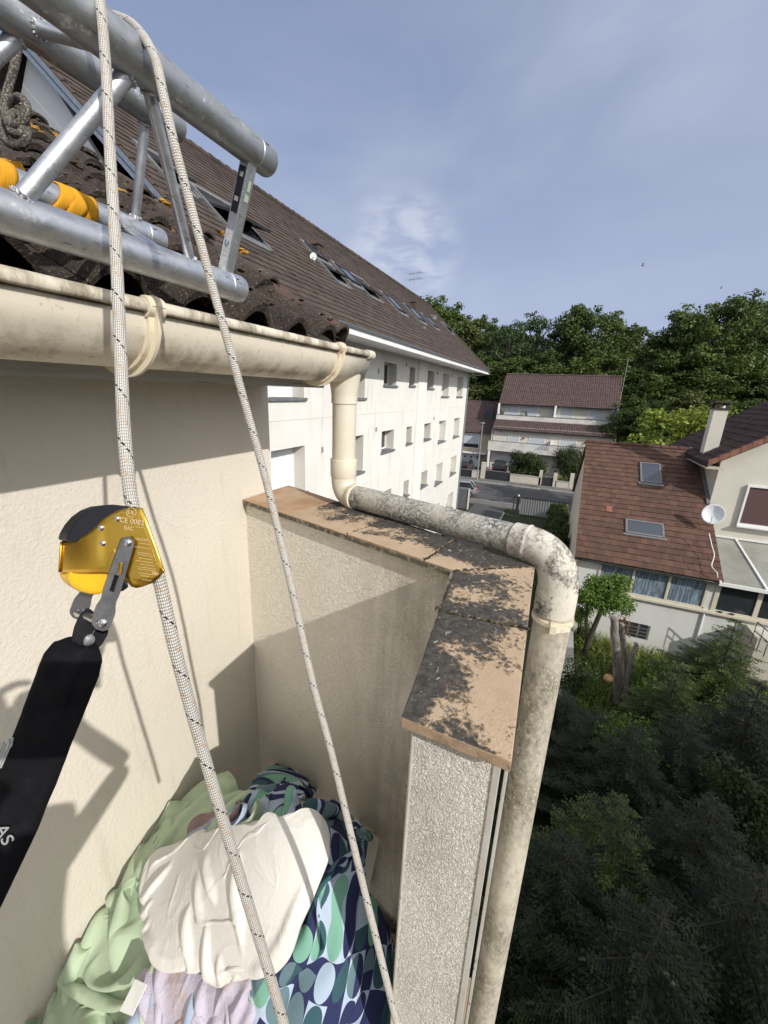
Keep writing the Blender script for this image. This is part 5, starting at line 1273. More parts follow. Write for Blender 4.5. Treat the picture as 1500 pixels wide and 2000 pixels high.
# sliding gate of our own courtyard
sg = thing('sliding_gate', (34.7, 0, GZ), 'long grey corrugated sheet gate beside the driveway', 'gate')
gy0 = onX(1110, 1000, 34.7).y; gy1 = onX(1016, 990, 34.7).y; b = MB(); n = 76
b.grid(lambda i, j: (34.7+(.035 if (i//2) % 2 else -.035), gy1+(gy0-gy1)*i/n, GZ+.12+1.38*j), n+1, 2); b.build('sheet_panel', m_steel, sg, solid=.004)
b = MB(); b.box(34.64, 34.76, gy0, gy1, GZ+1.5, GZ+1.58); b.box(34.64, 34.76, gy0, gy1, GZ+.05, GZ+.12); b.build('rail', m_dark, sg)
gp = thing('gate_post', (34.7, gy1+.25, GZ), 'dark steel gate post with a white lamp cap at the end of the sliding gate', 'gate post')
b = MB(); b.box(34.6, 34.8, gy1+.12, gy1+.34, GZ, GZ+1.6); b.build('post', m_dark, gp); b = MB(); b.cyl((34.7, gy1+.23, GZ+1.6), (34.7, gy1+.23, GZ+1.72), .07, n=12); b.build('lamp_cap', m_frame, gp)
b = MB(); b.box(34.6, 34.7, gy1+.5, gy1+.58, GZ, GZ+1.55); b.box(34.6, 34.7, gy1+.34, gy1+.58, GZ+1.48, GZ+1.55); b.build('guide_frame', m_dark, gp)
eb = thing('electrical_cabinet', onX(906, 995, 34.5).xyz, 'grey upright cabinet with white edge beside the corner of the apartment building', 'cabinet'); e_ = eb.location
b = MB(); b.box(34.2, 34.8, e_.y-.35, e_.y+.75, GZ, GZ+1.75); b.build('cabinet', m_lead, eb, bevel=.01); b = MB(); b.box(34.14, 34.2, e_.y-.42, e_.y-.30, GZ, GZ+1.8); b.build('edge_post', m_frame, eb)

# street lamp
lp = onX(931, 940, 47.0); la = thing('street_lamp', (47.0, lp.y, GZ+.1), 'slim grey street lamp in front of the ochre house', 'street lamp')
b = MB(); b.tube([(47.0, lp.y, GZ), (47.0, lp.y, GZ+1), (47.0, lp.y, -3.1)], [.09, .07, .045], 10); b.build('pole', m_steel, la, smooth=True)
b = MB(); b.cyl((47.0, lp.y, -3.1), (47.0, lp.y, -3.02), .12, .28, 12); b.cyl((47.0, lp.y, -3.02), (47.0, lp.y, -2.93), .28, .15, 12); b.build('lamp_head', m_steel, la, smooth=True)

# cars: body lofted from sections, with wheels, glass and lamps
def car(loc, rz, L, W, H, pm, label, van=False):
    t = thing('parked_car', loc, label, 'car'); t.rotation_euler = (0, 0, rz)
    s = [(-.5, .42, .40, .60), (-.47, .30, .48, .86), (-.30, .22, .60, .97), (-.1, .20, .62, 1.0), (.15, .20, .62, 1.0), (.35, .22, .60, .96), (.47, .30, .50, .85), (.5, .40, .42, .62)]
    b = MB(); rings = []
    for (x, z0, z1, w_) in s:
        zt = H*(z1*.98 if not van else z1+.02); hw = W/2*w_ ; r_ = [(x*L, -hw*.86, H*z0*.9), (x*L, -hw, H*(z0+.1)), (x*L, -hw*.98, zt*.94), (x*L, -hw*.82, zt), (x*L, hw*.82, zt), (x*L, hw*.98, zt*.94), (x*L, hw, H*(z0+.1)), (x*L, hw*.86, H*z0*.9)]
        rings.append(r_)
    vs = [p for r_ in rings for p in r_]; n = 8; fs = [(k*n+i, k*n+(i+1) % n, (k+1)*n+(i+1) % n, (k+1)*n+i) for k in range(len(s)-1) for i in range(n)]+[tuple(range(n)), tuple(range(len(vs)-n, len(vs)))]
    b.add(vs, fs); body = b.build('body', pm, t, smooth=True, local=True)
    b = MB(); z0, z1 = H*.58, H; xa, xb = (-.47, .22) if van else (-.42, .20); ta, tb = (xa+.03, xb-.08) if van else (xa+.11, xb-.12)
    base = [(xa*L, -W*.44, z0), (xb*L, -W*.44, z0), (xb*L, W*.44, z0), (xa*L, W*.44, z0)]; tp = [(ta*L, -W*.36, z1-.06), (tb*L, -W*.36, z1-.06), (tb*L, W*.36, z1-.06), (ta*L, W*.36, z1-.06)]
    b.hexa(base, tp); b.build('windows', m_carglass, t, bevel=.05, local=True)
    b = MB(); b.hexa([(ta*L-.02, -W*.37, z1-.10), (tb*L+.02, -W*.37, z1-.10), (tb*L+.02, W*.37, z1-.10), (ta*L-.02, W*.37, z1-.10)], [(ta*L+.06, -W*.33, z1), (tb*L-.06, -W*.33, z1), (tb*L-.06, W*.33, z1), (ta*L+.06, W*.33, z1)])
    for sx in (-1, 1):
        for (p, q) in ((base[0], tp[0]), (base[1], tp[1])): b.bar((p[0], p[1]*sx*-1, p[2]), (q[0], q[1]*sx*-1, q[2]), .07, .07)
    b.build('roof_panel', pm, t, bevel=.03, local=True)
    for sx in (-.31, .32):
        for sy in (-1, 1):
            b = MB(); b.cyl((sx*L, sy*W*.38, .32), (sx*L, sy*W*.49, .32), .32, n=20); wh = b.build('wheel', m_tyre, t, bevel=.02, local=True)
            b = MB(); b.cyl((sx*L, sy*W*.488, .32), (sx*L, sy*W*.497, .32), .2, n=16); b.build('rim', m_steel, wh, local=True)
    for sy in (-1, 1):
        b = MB(); b.box(-L*.497, -L*.455, sy*W*.42-.07, sy*W*.42+.07, H*.50, H*.58 if not van else H*.66); b.build('tail_lamp', m_tail, t, bevel=.02, local=True)
        b = MB(); b.box(L*.455, L*.49, sy*W*.35-.15, sy*W*.35+.15, H*.42, H*.50); b.build('headlamp', m_lamp, t, bevel=.02, local=True)
        b = MB(); b.box(L*.14, L*.17, sy*W*.52-.09, sy*W*.52+.09, H*.60, H*.68); b.build('mirror', pm, t, bevel=.02, local=True)
    b = MB(); b.box(-L*.505, -L*.49, -.26, .26, H*.36, H*.42); b.build('number_plate', m_lamp, t, local=True)
    return t
p = onX(908, 975, 39.2); car((38.9, p.y+.9, GZ+.02), R(98), 4.3, 1.75, 1.5, m_paint_s, 'silver hatchback parked in the street by the corner of the apartment building')
p = onX(973, 930, 50.8); car((51.3, p.y, GZ+.07), R(5), 4.3, 1.8, 1.85, m_paint_k, 'dark van parked behind the driveway gate of the terraced house', True)
p = onX(908, 920, 51.5); car((51.5, p.y, GZ+.07), R(0), 4.2, 1.75, 1.7, m_paint_g, 'grey car with roof rack parked in front of the white garage door', True)
# ------------------------------------------------------------------ neighbouring house with the red brown extension
XN = 17.0
nb = thing('neighbour_house', (20, -6, GZ), 'cream neighbour house with dark roof, tall chimney and red brown tiled extension', 'house')
YL, YRt = -1.27, -5.9
RE = (16.75, -5.93)                                     # eave x, z
vN = Vector((6.45, 0, 3.85))
def wz(px, py): p = onX(px, py, XN); return p.y, p.z
# extension walls with window openings facing the garden
bx('side_wall', m_gwall, nb, 16.98, 29.5, YL-.12, YL, GZ-.3, -6.0)
b = MB(); b.prism([(16.98, YL-.1, -6.0), (23.2, YL-.1, -2.2), (29.5, YL-.1, -6.0)], (0, .1, 0)); b.build('gable_wall', m_gwall, nb)
zb_, zt_ = wz(1290, 1172)[1], -6.03
bx('lower_wall', m_hwall2, nb, XN, XN+.2, YRt-3.6, YL-.12, GZ-.3, zb_-.12)
bx('wall', m_hwall2, nb, XN+.002, XN+.2, YL-.85, YL-.12, zb_-.1, zt_)
bx('window_sill', m_beige, nb, XN-.12, XN+.1, -9.4, YL-.75, zb_-.12, zb_-.02, bevel=.01)
y_a, y_b = YL-.85, wz(1378, 1160)[0]
ww = (y_b-y_a)/3
swn = MB(); t = .06
for q in ((y_b, y_a, zb_-.02, zb_+.06), (y_b, y_a, zt_-.10, zt_)): swn.box(XN-.03, XN+.06, q[0], q[1], q[2], q[3])
for k in range(4): yy = y_a+ww*k; swn.box(XN-.035, XN+.06, yy-.045, yy+.045, zb_+.06, zt_-.1)
sw = swn.build('sliding_window', m_beige, nb, bevel=.006)
for k in range(3): bx('curtained_pane', m_curt, sw, XN+.01, XN+.02, y_a+ww*(k+1)+.045, y_a+ww*k-.045, zb_+.06, zt_-.1)
bx('corner_pier', m_hwall2, nb, XN+.003, XN+.22, wz(1398, 1160)[0]+.02, y_b-.05, zb_-.1, zt_)
bx('back_fill', m_dark, nb, XN+.5, XN+.6, -12, YL-.2, GZ, -6.2)
# roof of the extension
tiles((RE[0], YL+.12, RE[1]+.02), (0, -1, 0), vN, YL+.12-YRt-.0, vN.length, .225, .30, .032, 31).build('extension_roof', m_roofR, nb)
tiles((29.8, YL+.12, -6.0), (0, -1, 0), (-6.6, 0, 3.9), 4.7, 7.6, .3, .4, .03, 32).build('extension_roof', m_roofR, nb)
b = MB(); rx, rz = RE[0]+6.45, RE[1]+3.85
ridge(b, (rx, YL+.15, rz+.03), (rx, YRt+.02, rz+.03), .10, .36, 7); b.build('ridge_tiles', m_roofR, nb, smooth=True)
# tiles on the right part run on over the veranda corner
y_e = wz(1401, 1128)[0]
b = MB(); ex = tiles((RE[0], YRt, RE[1]+.02), (0, -1, 0), (3.2, 0, 1.91), YRt-y_e+.02 if YRt > y_e else .05, 3.7, .225, .30, .032, 33); 
if YRt-y_e > .1: ex.build('extension_roof', m_roofR, nb)
b = MB(); b.grid(lambda i, j: (RE[0]-.03+.065*math.cos(PI+PI*j/8), YL+.12+(y_e-YL-.12)*i/10, RE[1]-.02+.06*math.sin(PI+PI*j/8)), 11, 9); b.build('gutter', m_dark, nb, solid=.008, smooth=True)
def rlie(x, y, l=0.0):
    n_ = Vector((-3.85, 0, 6.45)).normalized(); return Vector((x, y, RE[1]+.03+(x-RE[0])*3.85/6.45))+n_*l
def rsky(pts, nm='skylight', raised=.05, m=m_dark):
    P = [onP(px, py, (RE[0], 0, RE[1]+.03), (-3.85/6.45, 0, 1)) for px, py in pts]; x0 = min(p.x for p in P); x1 = max(p.x for p in P); y0 = sum(sorted(p.y for p in P)[:2])/2; y1 = sum(sorted(p.y for p in P)[2:])/2
    def at(u, v, l): return rlie(x0+(x1-x0)*u, y0+(y1-y0)*v, l)
    def fr(bb, u0, u1, v0, v1, l0, l1): bb.hexa([at(u0, v0, l0), at(u1, v0, l0), at(u1, v1, l0), at(u0, v1, l0)], [at(u0, v0, l1), at(u1, v0, l1), at(u1, v1, l1), at(u0, v1, l1)])
    b = MB(); a_ = .075/(x1-x0)*.86; c_ = .075/(y1-y0)
    fr(b, 0, 1, 0, c_, 0, raised+.03); fr(b, 0, 1, 1-c_, 1, 0, raised+.03); fr(b, 0, a_, c_, 1-c_, 0, raised+.03); fr(b, 1-a_, 1, c_, 1-c_, 0, raised+.03); fr(b, -.12, 0, -c_, 1+c_, .0, .045)
    s = b.build(nm, m_lead, nb, bevel=.006); b = MB(); fr(b, a_, 1-a_, c_, 1-c_, raised, raised+.012); b.build('pane', m_glass2, s)
rsky([(1251, 905), (1291, 908), (1248, 942), (1291, 946)]); rsky([(1222, 1015), (1294, 1025), (1220, 1039), (1299, 1053)])
b = MB()
for (px, py) in ((1190, 995),): p = onP(px, py, (RE[0], 0, RE[1]+.03), (-3.85/6.45, 0, 1)); b.hexa([rlie(p.x-.15, p.y-.11, .03), rlie(p.x+.15, p.y-.11, .03), rlie(p.x+.15, p.y+.11, .03), rlie(p.x-.15, p.y+.11, .03)], [rlie(p.x-.15, p.y-.11, .045), rlie(p.x+.15, p.y-.11, .02), rlie(p.x+.15, p.y+.11, .02), rlie(p.x-.15, p.y+.11, .045)])
b.build('new_tile', M('new_orange_tile', (.24, .095, .06), .9), nb)
# main house: side wall, front wall, gable roof running away
XM = 20.2
bx('main_side_wall', m_hwall, nb, XM+.2, 26.6, YRt-.25, YRt-.02, GZ, -2.3)
b = MB(); yR = -9.9
zR = -2.2+.68*(-5.4-yR)
b.prism([(XM, YRt-.02, GZ), (XM, -14.6, GZ), (XM, -14.6, -2.4), (XM, yR, zR-.10), (XM, YRt-.02, -1.95)], (.2, 0, 0)); b.build('front_wall', m_hwall, nb)
bx('flashing', m_lead, nb, 18.9, 23.6, YRt-.0, YRt+.10, -6, -5.9) if False else None
b = MB(); b.prism([(RE[0]+3.3, YRt+.0, RE[1]+2.05), (rx+.1, YRt+.0, rz+.12), (rx+.1, YRt+.12, rz+.12), (RE[0]+3.3, YRt+.12, RE[1]+2.05)], Vector((0, 0, .04))); b.build('valley_flashing', m_lead, nb)
vM = Vector((0, yR+5.35, zR+2.2)); tiles((19.62, -5.35, -2.2), (1, 0, 0), vM, 7.1, vM.length, .30, .36, .035, 41, 1, .03).build('main_roof', m_roofD, nb)
tiles((19.62, 2*yR+5.35, -2.2), (1, 0, 0), (0, -(yR+5.35), zR+2.2), 7.1, vM.length, .4, .5, .035, 42).build('main_roof', m_roofD, nb)
b = MB(); vn = vM.normalized()
nV = int(vM.length/.36)
for k in range(nV):
    a_ = Vector((19.6, -5.35, -2.15))+vn*(k*.36); c_ = a_+vn*.40; b.hexa([a_+Vector((-.06, 0, -.16)), a_+Vector((.14, 0, -.02)), a_+Vector((.14, 0, .06)), a_+Vector((-.06, 0, .06))], [c_+Vector((-.05, 0, -.16)), c_+Vector((.14, 0, -.04)), c_+Vector((.14, 0, .02)), c_+Vector((-.05, 0, .02))])
b.build('verge_tiles', M('verge_red_tile', (.23, .095, .06), .85, 0, [(5, (.12, .06, .045), .45, .7)], rnd=.25), nb)
b = MB(); ridge(b, (19.6, yR, zR+.05), (26.8, yR, zR+.05), .12, .36, 8); b.build('ridge_tiles', m_roofD, nb, smooth=True)
b = MB(); b.box(19.6, 26.7, -5.36, -5.32, -2.36, -2.2); b.hexa([(19.58, -5.33, -2.36), (19.62, -5.33, -2.36), (19.62, -5.33, -2.2), (19.58, -5.33, -2.2)], [(19.58, yR, zR-.18), (19.62, yR, zR-.18), (19.62, yR, zR-.02), (19.58, yR, zR-.02)]); b.build('fascia_board', m_dark, nb)
b = MB(); b.box(19.62, 26.7, YRt-.02, -5.34, -2.42, -2.38); b.build('soffit', m_gwall, nb)
# chimney
pc = onP(1392, 855, (0, -5.35, -2.2), (0, .68, 1))
cb = onX(1378, 856, 21.2); 
cy = -6.15; cx = 21.6
q = onX(1393, 850, cx); cy = q.y
b = MB(); b.box(cx-.2, cx+.3, cy-.24, cy+.24, -2.2, -.28); chim = b.build('chimney', m_hwall, nb)
top_ = onX(1393, 797, cx).z
chim.data.transform(Matrix.Identity(4)); b = MB(); b.box(cx-.2, cx+.3, cy-.24, cy+.24, -.28, top_-.05); b.build('stack', m_hwall, chim)
b = MB(); b.box(cx-.24, cx+.34, cy-.28, cy+.28, top_-.05, top_+.02); 
for sx in (-.18, .2): 
    for sy in (-.22, .15): b.box(cx+sx, cx+sx+.1, cy+sy, cy+sy+.08, top_+.02, top_+.22)
b.box(cx-.26, cx+.36, cy-.30, cy+.30, top_+.22, top_+.30); b.build('chimney_cap', m_verge, chim)
b = MB(); b.cyl((cx+.15, cy-.1, top_+.02), (cx+.15, cy-.1, top_+.12), .1, n=10); b.build('chimney_pot', m_frame, chim)
# upper window with brown shutters
p0 = onX(1437, 1022, XM); p1 = onX(1459, 950, XM)
w_ = win(nb, XM, p0.y-2.2, p0.y-.08, p0.z+.05, p1.z, 'shut', 1.0, m_brshut, .10)
bx('sill', m_frame, w_, XM-.22, XM, p0.y-2.35, p0.y+.02, p0.z-.10, p0.z-.022, bevel=.01)
dish(tuple(onX(1393, 1004, 18.7)), (-.86, .30, .32), .36, 'white satellite dish on the cream wall beside the red brown roof', m_shut)
b = MB(); b.tube(spline([onX(1385, 1042, 17.9), onX(1390, 1064, 17.6), onX(1395, 1085, 17.3), onX(1390, 1105, 17.0), onX(1400, 1118, 16.7), onX(1402, 1128, 16.65)], 8), .016, 6); cb_ = b.build('cable', m_frame, None, smooth=True); tag(cb_, 'white cable hanging from the satellite dish down over the eave', 'cable')
# veranda: sheet roof, posts and glazing
vr = thing('veranda', (18.5, -8, GZ), 'glazed lean-to veranda with dusty sheet roof right of the red brown roof', 'veranda')
yv0, yv1 = y_e, -12.5; zf = wz(1420, 1134)[1]; zbk = onX(1420, 1052, XM).z
b = MB(); b.prism([(16.75, yv0, zf), (XM, yv0, zbk), (XM, yv1, zbk), (16.75, yv1, zf)], (0, 0, -.03)); b.build('roof_sheet', m_poly, vr)
b = MB()
for k in range(5):
    yy = yv0-.03-k*1.28; b.bar((16.72, yy, zf+.02), (XM, yy, zbk+.02), .07, .06)
b.box(16.68, 16.82, yv1, yv0, zf-.12, zf+.0); b.box(XM-.06, XM, yv1, yv0, zbk+.03, zbk+.09); b.build('rafter', m_frame, vr)
b = MB()
yy0 = wz(1398, 1160)[0]; step = 1.2
for k in range(5): yy = yy0-.03-k*step; b.box(XN-.03, XN+.07, yy-.07, yy+.07, zb_-.02, zf-.12)
b.box(XN-.028, XN+.06, yv1, yy0, zb_-.02, zb_+.05); b.box(XN-.028, XN+.06, yv1, yy0, zf-.22, zf-.12); b.build('frame', m_beige, vr, bevel=.005)
bx('pane', m_glass, vr, XN+.01, XN+.02, yv1, yy0, zb_+.05, zf-.22)
b = MB(); 
for dy in (.25, .6): b.ball((XN-.07, yy0-dy, zb_+.02), .05, .08, .035, 8, .2)
o_ = b.build('clay_pieces', m_verge2, None, smooth=True); tag(o_, 'small terracotta pieces lying on the long beige window ledge', 'ornament')
# basement window
ya, za = wz(1214, 1212); yb2, zb2 = wz(1262, 1244)
bw = bx('basement_window', m_dark, nb, XN-.012, XN-.002, wz(1264, 1230)[0], wz(1208, 1215)[0], wz(1240, 1244)[1], wz(1240, 1216)[1])
b = MB()
for k in range(3): z = wz(1240, 1244)[1]+.12+k*.15; b.box(XN-.02, XN-.012, wz(1264, 1230)[0], wz(1208, 1215)[0], z, z+.03)
for k in range(3): yy = wz(1208, 1215)[0]-.35-k*.35; b.box(XN-.022, XN-.012, yy-.03, yy+.03, wz(1240, 1244)[1], wz(1240, 1216)[1])
b.build('bars', m_lead, bw)
b = MB(); b.cyl((XN-.03, wz(1365, 1230)[0], GZ), (XN-.03, wz(1365, 1230)[0], zb_-.12), .04, n=8); b.build('downpipe', m_shut, nb, smooth=True)
# outside stair with railing
stt = thing('garden_stair', (15.5, -8.3, GZ), 'white outside stair with thin metal railing below the veranda', 'stair')
b = MB(); ys0 = wz(1452, 1205)[0]
for k in range(9): b.box(15.9, 16.95, ys0-1.7-.0-k*.26-.26+1.6, ys0-k*.26-.1, GZ, zb_-.25-k*.19)
b.build('steps', m_gwall, stt); b = MB()
a_ = Vector((15.9, ys0+.05, zb_+.35)); c_ = a_+Vector((0, -2.6, -1.9))
for o in (0, -.32): b.cyl(a_+Vector((0, 0, o)), c_+Vector((0, 0, o)), .018, n=6)
for k in range(13): q = a_+(c_-a_)*k/12; b.cyl(q, q-Vector((0, 0, .85)), .011, n=5)
b.build('railing', m_dark, stt)
# garden path wall running towards us beside the extension
pw = thing('boundary_wall', (13.5, -1.3, GZ), 'long weathered concrete boundary wall running beside the red brown house', 'garden wall')
y_w = YL+.06
b = MB(); b.box(9.6, 16.9, y_w-.14, y_w+.12, GZ-.2, GZ+1.35); b.build('wall', m_conc, pw); b = MB(); b.box(9.55, 16.95, y_w-.2, y_w+.18, GZ+1.35, GZ+1.42); b.build('coping', m_kerb, pw)
bx('drain_pipe', m_conc, nb, 16.9, 17.0, y_w+.1, y_w+.22, GZ+1.4, -6.1)

# ------------------------------------------------------------------ trees
def leafquads(b, c, rad, n, size, flat=.75, rs=random, up=.35):
    for _ in range(n):
        d = Vector((rs.gauss(0, 1), rs.gauss(0, 1), rs.gauss(0, 1))).normalized()*(rs.random()**.45)
        p = Vector(c)+Vector((d.x*rad, d.y*rad, d.z*rad*flat)); nn_ = (d+Vector((rs.gauss(0, .6), rs.gauss(0, .6), rs.gauss(0, .5)+up))).normalized()
        u = nn_.cross(Vector((rs.gauss(0, 1), rs.gauss(0, 1), rs.gauss(0, 1)))).normalized(); v = nn_.cross(u); s = size*rs.uniform(.55, 1.25)
        b.add([p-u*s*.5, p+v*s*.26-u*.05*s, p+u*s*.5, p-v*s*.26+u*.08*s], [(0, 1, 2, 3)], rs.random())
def tree_parts(seed, H, crown_r, base, nblob, nleaf, leaf, spread=1.0):
    rs = random.Random(seed); tb = MB(); cb = MB()
    top = Vector((rs.uniform(-.6, .6), rs.uniform(-.6, .6), H*.86)); mid = Vector((rs.uniform(-.3, .3), rs.uniform(-.3, .3), H*.45))
    tb.tube(spline([(0, 0, -.4), (0, 0, H*.2), mid, top], 5), [H*.020*(1-.045*i) for i in range(16)], 8)
    for k in range(nblob):
        f = base+(1-base)*((k+.5)/nblob)**.85; an = k*2.4+rs.uniform(-.5, .5); prof = math.sin(PI*min(1, max(.05, (f-base)/(1-base)*.80+.18)))**.7
        rr = crown_r*prof*rs.uniform(.35, 1.0)*spread; z = H*f*rs.uniform(.92, 1.0); c = Vector((math.cos(an)*rr, math.sin(an)*rr, z))
        st = Vector((mid.x*f, mid.y*f, max(H*.18, z-rr*.9-H*.08))); m_ = (st+c)/2+Vector((0, 0, .3))
        tb.tube([st, m_, c], [H*.0065, H*.004, H*.0018], 5)
        br = crown_r*rs.uniform(.20, .36)
        leafquads(cb, c, br, nleaf, leaf, .62, rs)
        for q in range(3): leafquads(cb, c+Vector((rs.gauss(0, br*.8), rs.gauss(0, br*.8), rs.gauss(0, br*.45))), br*.45, nleaf//5, leaf, .7, rs)
    return tb, cb
TP = {}
def proto(kind, seed, m, *a):
    tb, cb = tree_parts(seed, *a); t = thing(kind, (0, 0, -500), 'x', 'tree'); tb.build('trunk', m_bark, t, local=True); cb.build('crown', m, t, local=True); return t
pr = [proto('broadleaf_tree', 101, m_leafs[0], 20, 5.4, .22, 50, 260, .42), proto('broadleaf_tree', 102, m_leafs[1], 20, 6.0, .30, 44, 240, .40, 1.1),
      proto('broadleaf_tree', 103, m_leafs[2], 18, 4.6, .15, 46, 240, .38), proto('broadleaf_tree', 104, m_leafs[3], 22, 5.0, .42, 30, 190, .38, 1.25)]
used_p = set()
def plant_tree(k, loc, s, rz, label, group=None, src=None, cat='tree'):
    src = src or pr[k]
    if src.name not in used_p: used_p.add(src.name); o = src
    else: o = copy_tree(src)
    o.location = loc; o.scale = (s[0], s[0], s[1]) if isinstance(s, tuple) else (s,)*3; o.rotation_euler = (0, 0, rz); o['label'] = label; o['category'] = cat
    if group: o['group'] = group
    return o
random.seed(77)
# (pixel column, height of the crown's top in the picture, distance, kind, look)
TT = [(846, 592, 78, 1, 'mid green leafy tree just behind the far end of the long ridge'), (878, 612, 86, 0, 'deep green round tree right of the long roof ridge'),
      (925, 620, 76, 2, 'full olive green tree rising above the apartment building\'s right corner'), (962, 640, 84, 0, 'dark tree in the dip left of the airy tall one'),
      (1000, 632, 74, 3, 'thin blue green tree left of the gap of sky'), (1058, 616, 80, 3, 'airy tree with sky showing through its crown above the terraced house'),
      (1132, 608, 74, 0, 'tall deep green tree behind the middle of the terraced house'), (1196, 622, 80, 1, 'broad tree with a feathery top above the television aerial'),
      (1238, 652, 88, 2, 'lower olive tree at the edge of the notch in the skyline'), (1290, 668, 92, 3, 'low thin tree in the notch of the skyline'),
      (1338, 622, 72, 0, 'dark tree right of the notch with a ragged crown'), (1378, 612, 84, 2, 'olive crowned tree behind the chimney'),
      (1425, 592, 70, 1, 'tallest mid green tree over the dark roof at right'), (1482, 606, 76, 0, 'deep green tree at the right edge of the skyline'), (1530, 600, 82, 1, 'mid green tree cut by the right border of the picture')]
for i, (px, py, x, k, lb) in enumerate(TT):
    p = onX(px, py, x); h = p.z-GZ; H0 = (20, 20, 18, 22)[k]; plant_tree(k, (x, p.y, GZ), (h/H0/.98*1.05, h/H0/.98), i*1.7, lb, 'tall trees behind the houses')
# second belt: lower trees filling the wood between and in front
for i in range(32):
    px = 846+(i % 20)*37 if i < 20 else 850+(i-20)*60; px = px+random.uniform(-10, 10); x = 66+random.uniform(0, 3) if i < 20 else 98+random.uniform(-3, 6); py = random.uniform(690, 735) if i < 20 else random.uniform(655, 690)
    p = onX(px, py, x); h = p.z-GZ; k = random.choice((0, 0, 2, 1, 3)) if i < 20 else 0; H0 = (20, 20, 18, 22)[k]
    kw = ['deep green', 'mid green', 'olive', 'blue green'][k]
    if i < 20: where = ['just right of the apartment building', 'over the ochre house', 'above the left end of the terraced roof', 'above the terraced roof', 'behind the terraced ridge', 'right of the television aerial', 'between aerial and skyline notch', 'under the skyline notch', 'left of the chimney', 'above the dark roof at right'][i//2]
    plant_tree(k, (x, p.y, GZ), (h/H0*1.45, h/H0), i*2.3, ('%s %s tree %s' % (['lower', 'taller'][i % 2], kw, where)) if i < 20 else 'distant dark tree filling the gaps of the wood behind', 'lower trees in the belt by the houses' if i < 20 else 'distant trees closing the wood behind')
for i in range(10):
    px = 1250+i*32; x = 56+random.uniform(-2, 2); py = random.uniform(755, 800); p = onX(px, py, x); h = p.z-GZ; k = random.choice((0, 2, 3)); H0 = (20, 20, 18, 22)[k]
    plant_tree(k, (x, p.y, GZ), (h/H0*1.25, h/H0), i*1.3, 'bushy low dark tree %s' % ['right of the terraced house gable', 'just right of the tall gable aerial', 'over the left half of the red brown ridge', 'over the middle of the red brown ridge', 'left of the yellow green tree', 'right behind the yellow green tree', 'directly left of the chimney', 'directly behind the chimney', 'right of the chimney', 'at the right border above the dark roof'][i], 'bushy dark trees behind the neighbour house')
bp = proto('broadleaf_tree', 205, m_leafy, 9, 3.6, .25, 34, 150, .34, 1.1)
p = onX(1345, 790, 37); plant_tree(0, (37, p.y, GZ), ((p.z-GZ)/9*1.05, (p.z-GZ)/9*.98), 1, 'bright yellow green tree glowing behind the chimney', None, bp)
# shrubs: clumps of leaf faces round short stems
def shrub(name, loc, rx, ry, h, m, n, leaf, label, seed=0, cat='shrub', stem=True, lumps=14, z0=0.0):
    rs = random.Random(seed); t = thing(name, loc, label, cat); b = MB()
    for k in range(lumps):
        a_ = k*2.4; r_ = math.sqrt((k+.5)/lumps)*.72; zz = z0+(h-z0)*rs.uniform(.12, .82)*(1-.25*r_*r_)
        leafquads(b, (math.cos(a_)*r_*rx, math.sin(a_)*r_*ry, zz), min(rx, ry)*.5, n//lumps, leaf, min(1.2, (h-z0)/min(rx, ry)*.55), rs)
    b.build('foliage', m, t, local=True)
    if stem:
        s = MB()
        for k in range(5): a_ = k*1.3; s.tube([(0, 0, -.1), (math.cos(a_)*rx*.2, math.sin(a_)*ry*.2, h*.3), (math.cos(a_)*rx*.45, math.sin(a_)*ry*.45, h*.65)], [.035, .025, .012], 6)
        s.build('stem', m_bark, t, local=True)
    return t
p = onX(1027, 930, 49.2); shrub('hedge', (49.5, p.y, GZ+.06), 1.3, 2.6, 4.0, m_leafh, 20000, .17, 'dense clipped laurel hedge mound between the two driveways', 1, 'hedge', lumps=30)
p = onX(1110, 930, 50.5); shrub('hedge', (50.5, p.y, GZ+.06), 1.6, 2.0, 4.8, m_leafh, 18000, .15, 'round topiary bush right of the laurel hedge', 2, 'hedge', lumps=28)
p = onX(1096, 940, 48.9); shrub('shrub', (48.9, p.y, GZ+.4), .5, .75, 1.0, m_leafy, 1500, .10, 'yellow green bush inside the white planter wall', 3)
p = onX(1228, 850, 40); shrub('hedge', (40, p.y, GZ), 1.4, 2.4, onX(1228, 842, 40).z-GZ, m_leafh, 5500, .2, 'feathery green shrub peeking over the red brown ridge', 4, 'hedge')
p = onX(945, 915, 53); shrub('shrub', (53.2, p.y, GZ), .5, .6, 1.9, m_leafb, 900, .12, 'small shrub beside the stone pier', 5)
for i, (x, sz) in enumerate(((19, .8), (21.5, .9), (24, 1.0), (27, .9), (30, .8), (33, .7))):
    shrub('hedge', (x, -.55, GZ), 1.5, .75, 3.4*sz*.8, m_leafs[0] if i % 2 else m_leafh, 8000, .16, ['low hedge bush nearest the extension\'s side wall', 'second dark bush along the extension\'s side wall', 'third green bush along the side wall', 'dark bush in the middle of the side hedge', 'green bush near the gate end of the side hedge', 'dark bush at the sliding gate end of the side hedge'][i], 20+i, 'hedge', lumps=16)
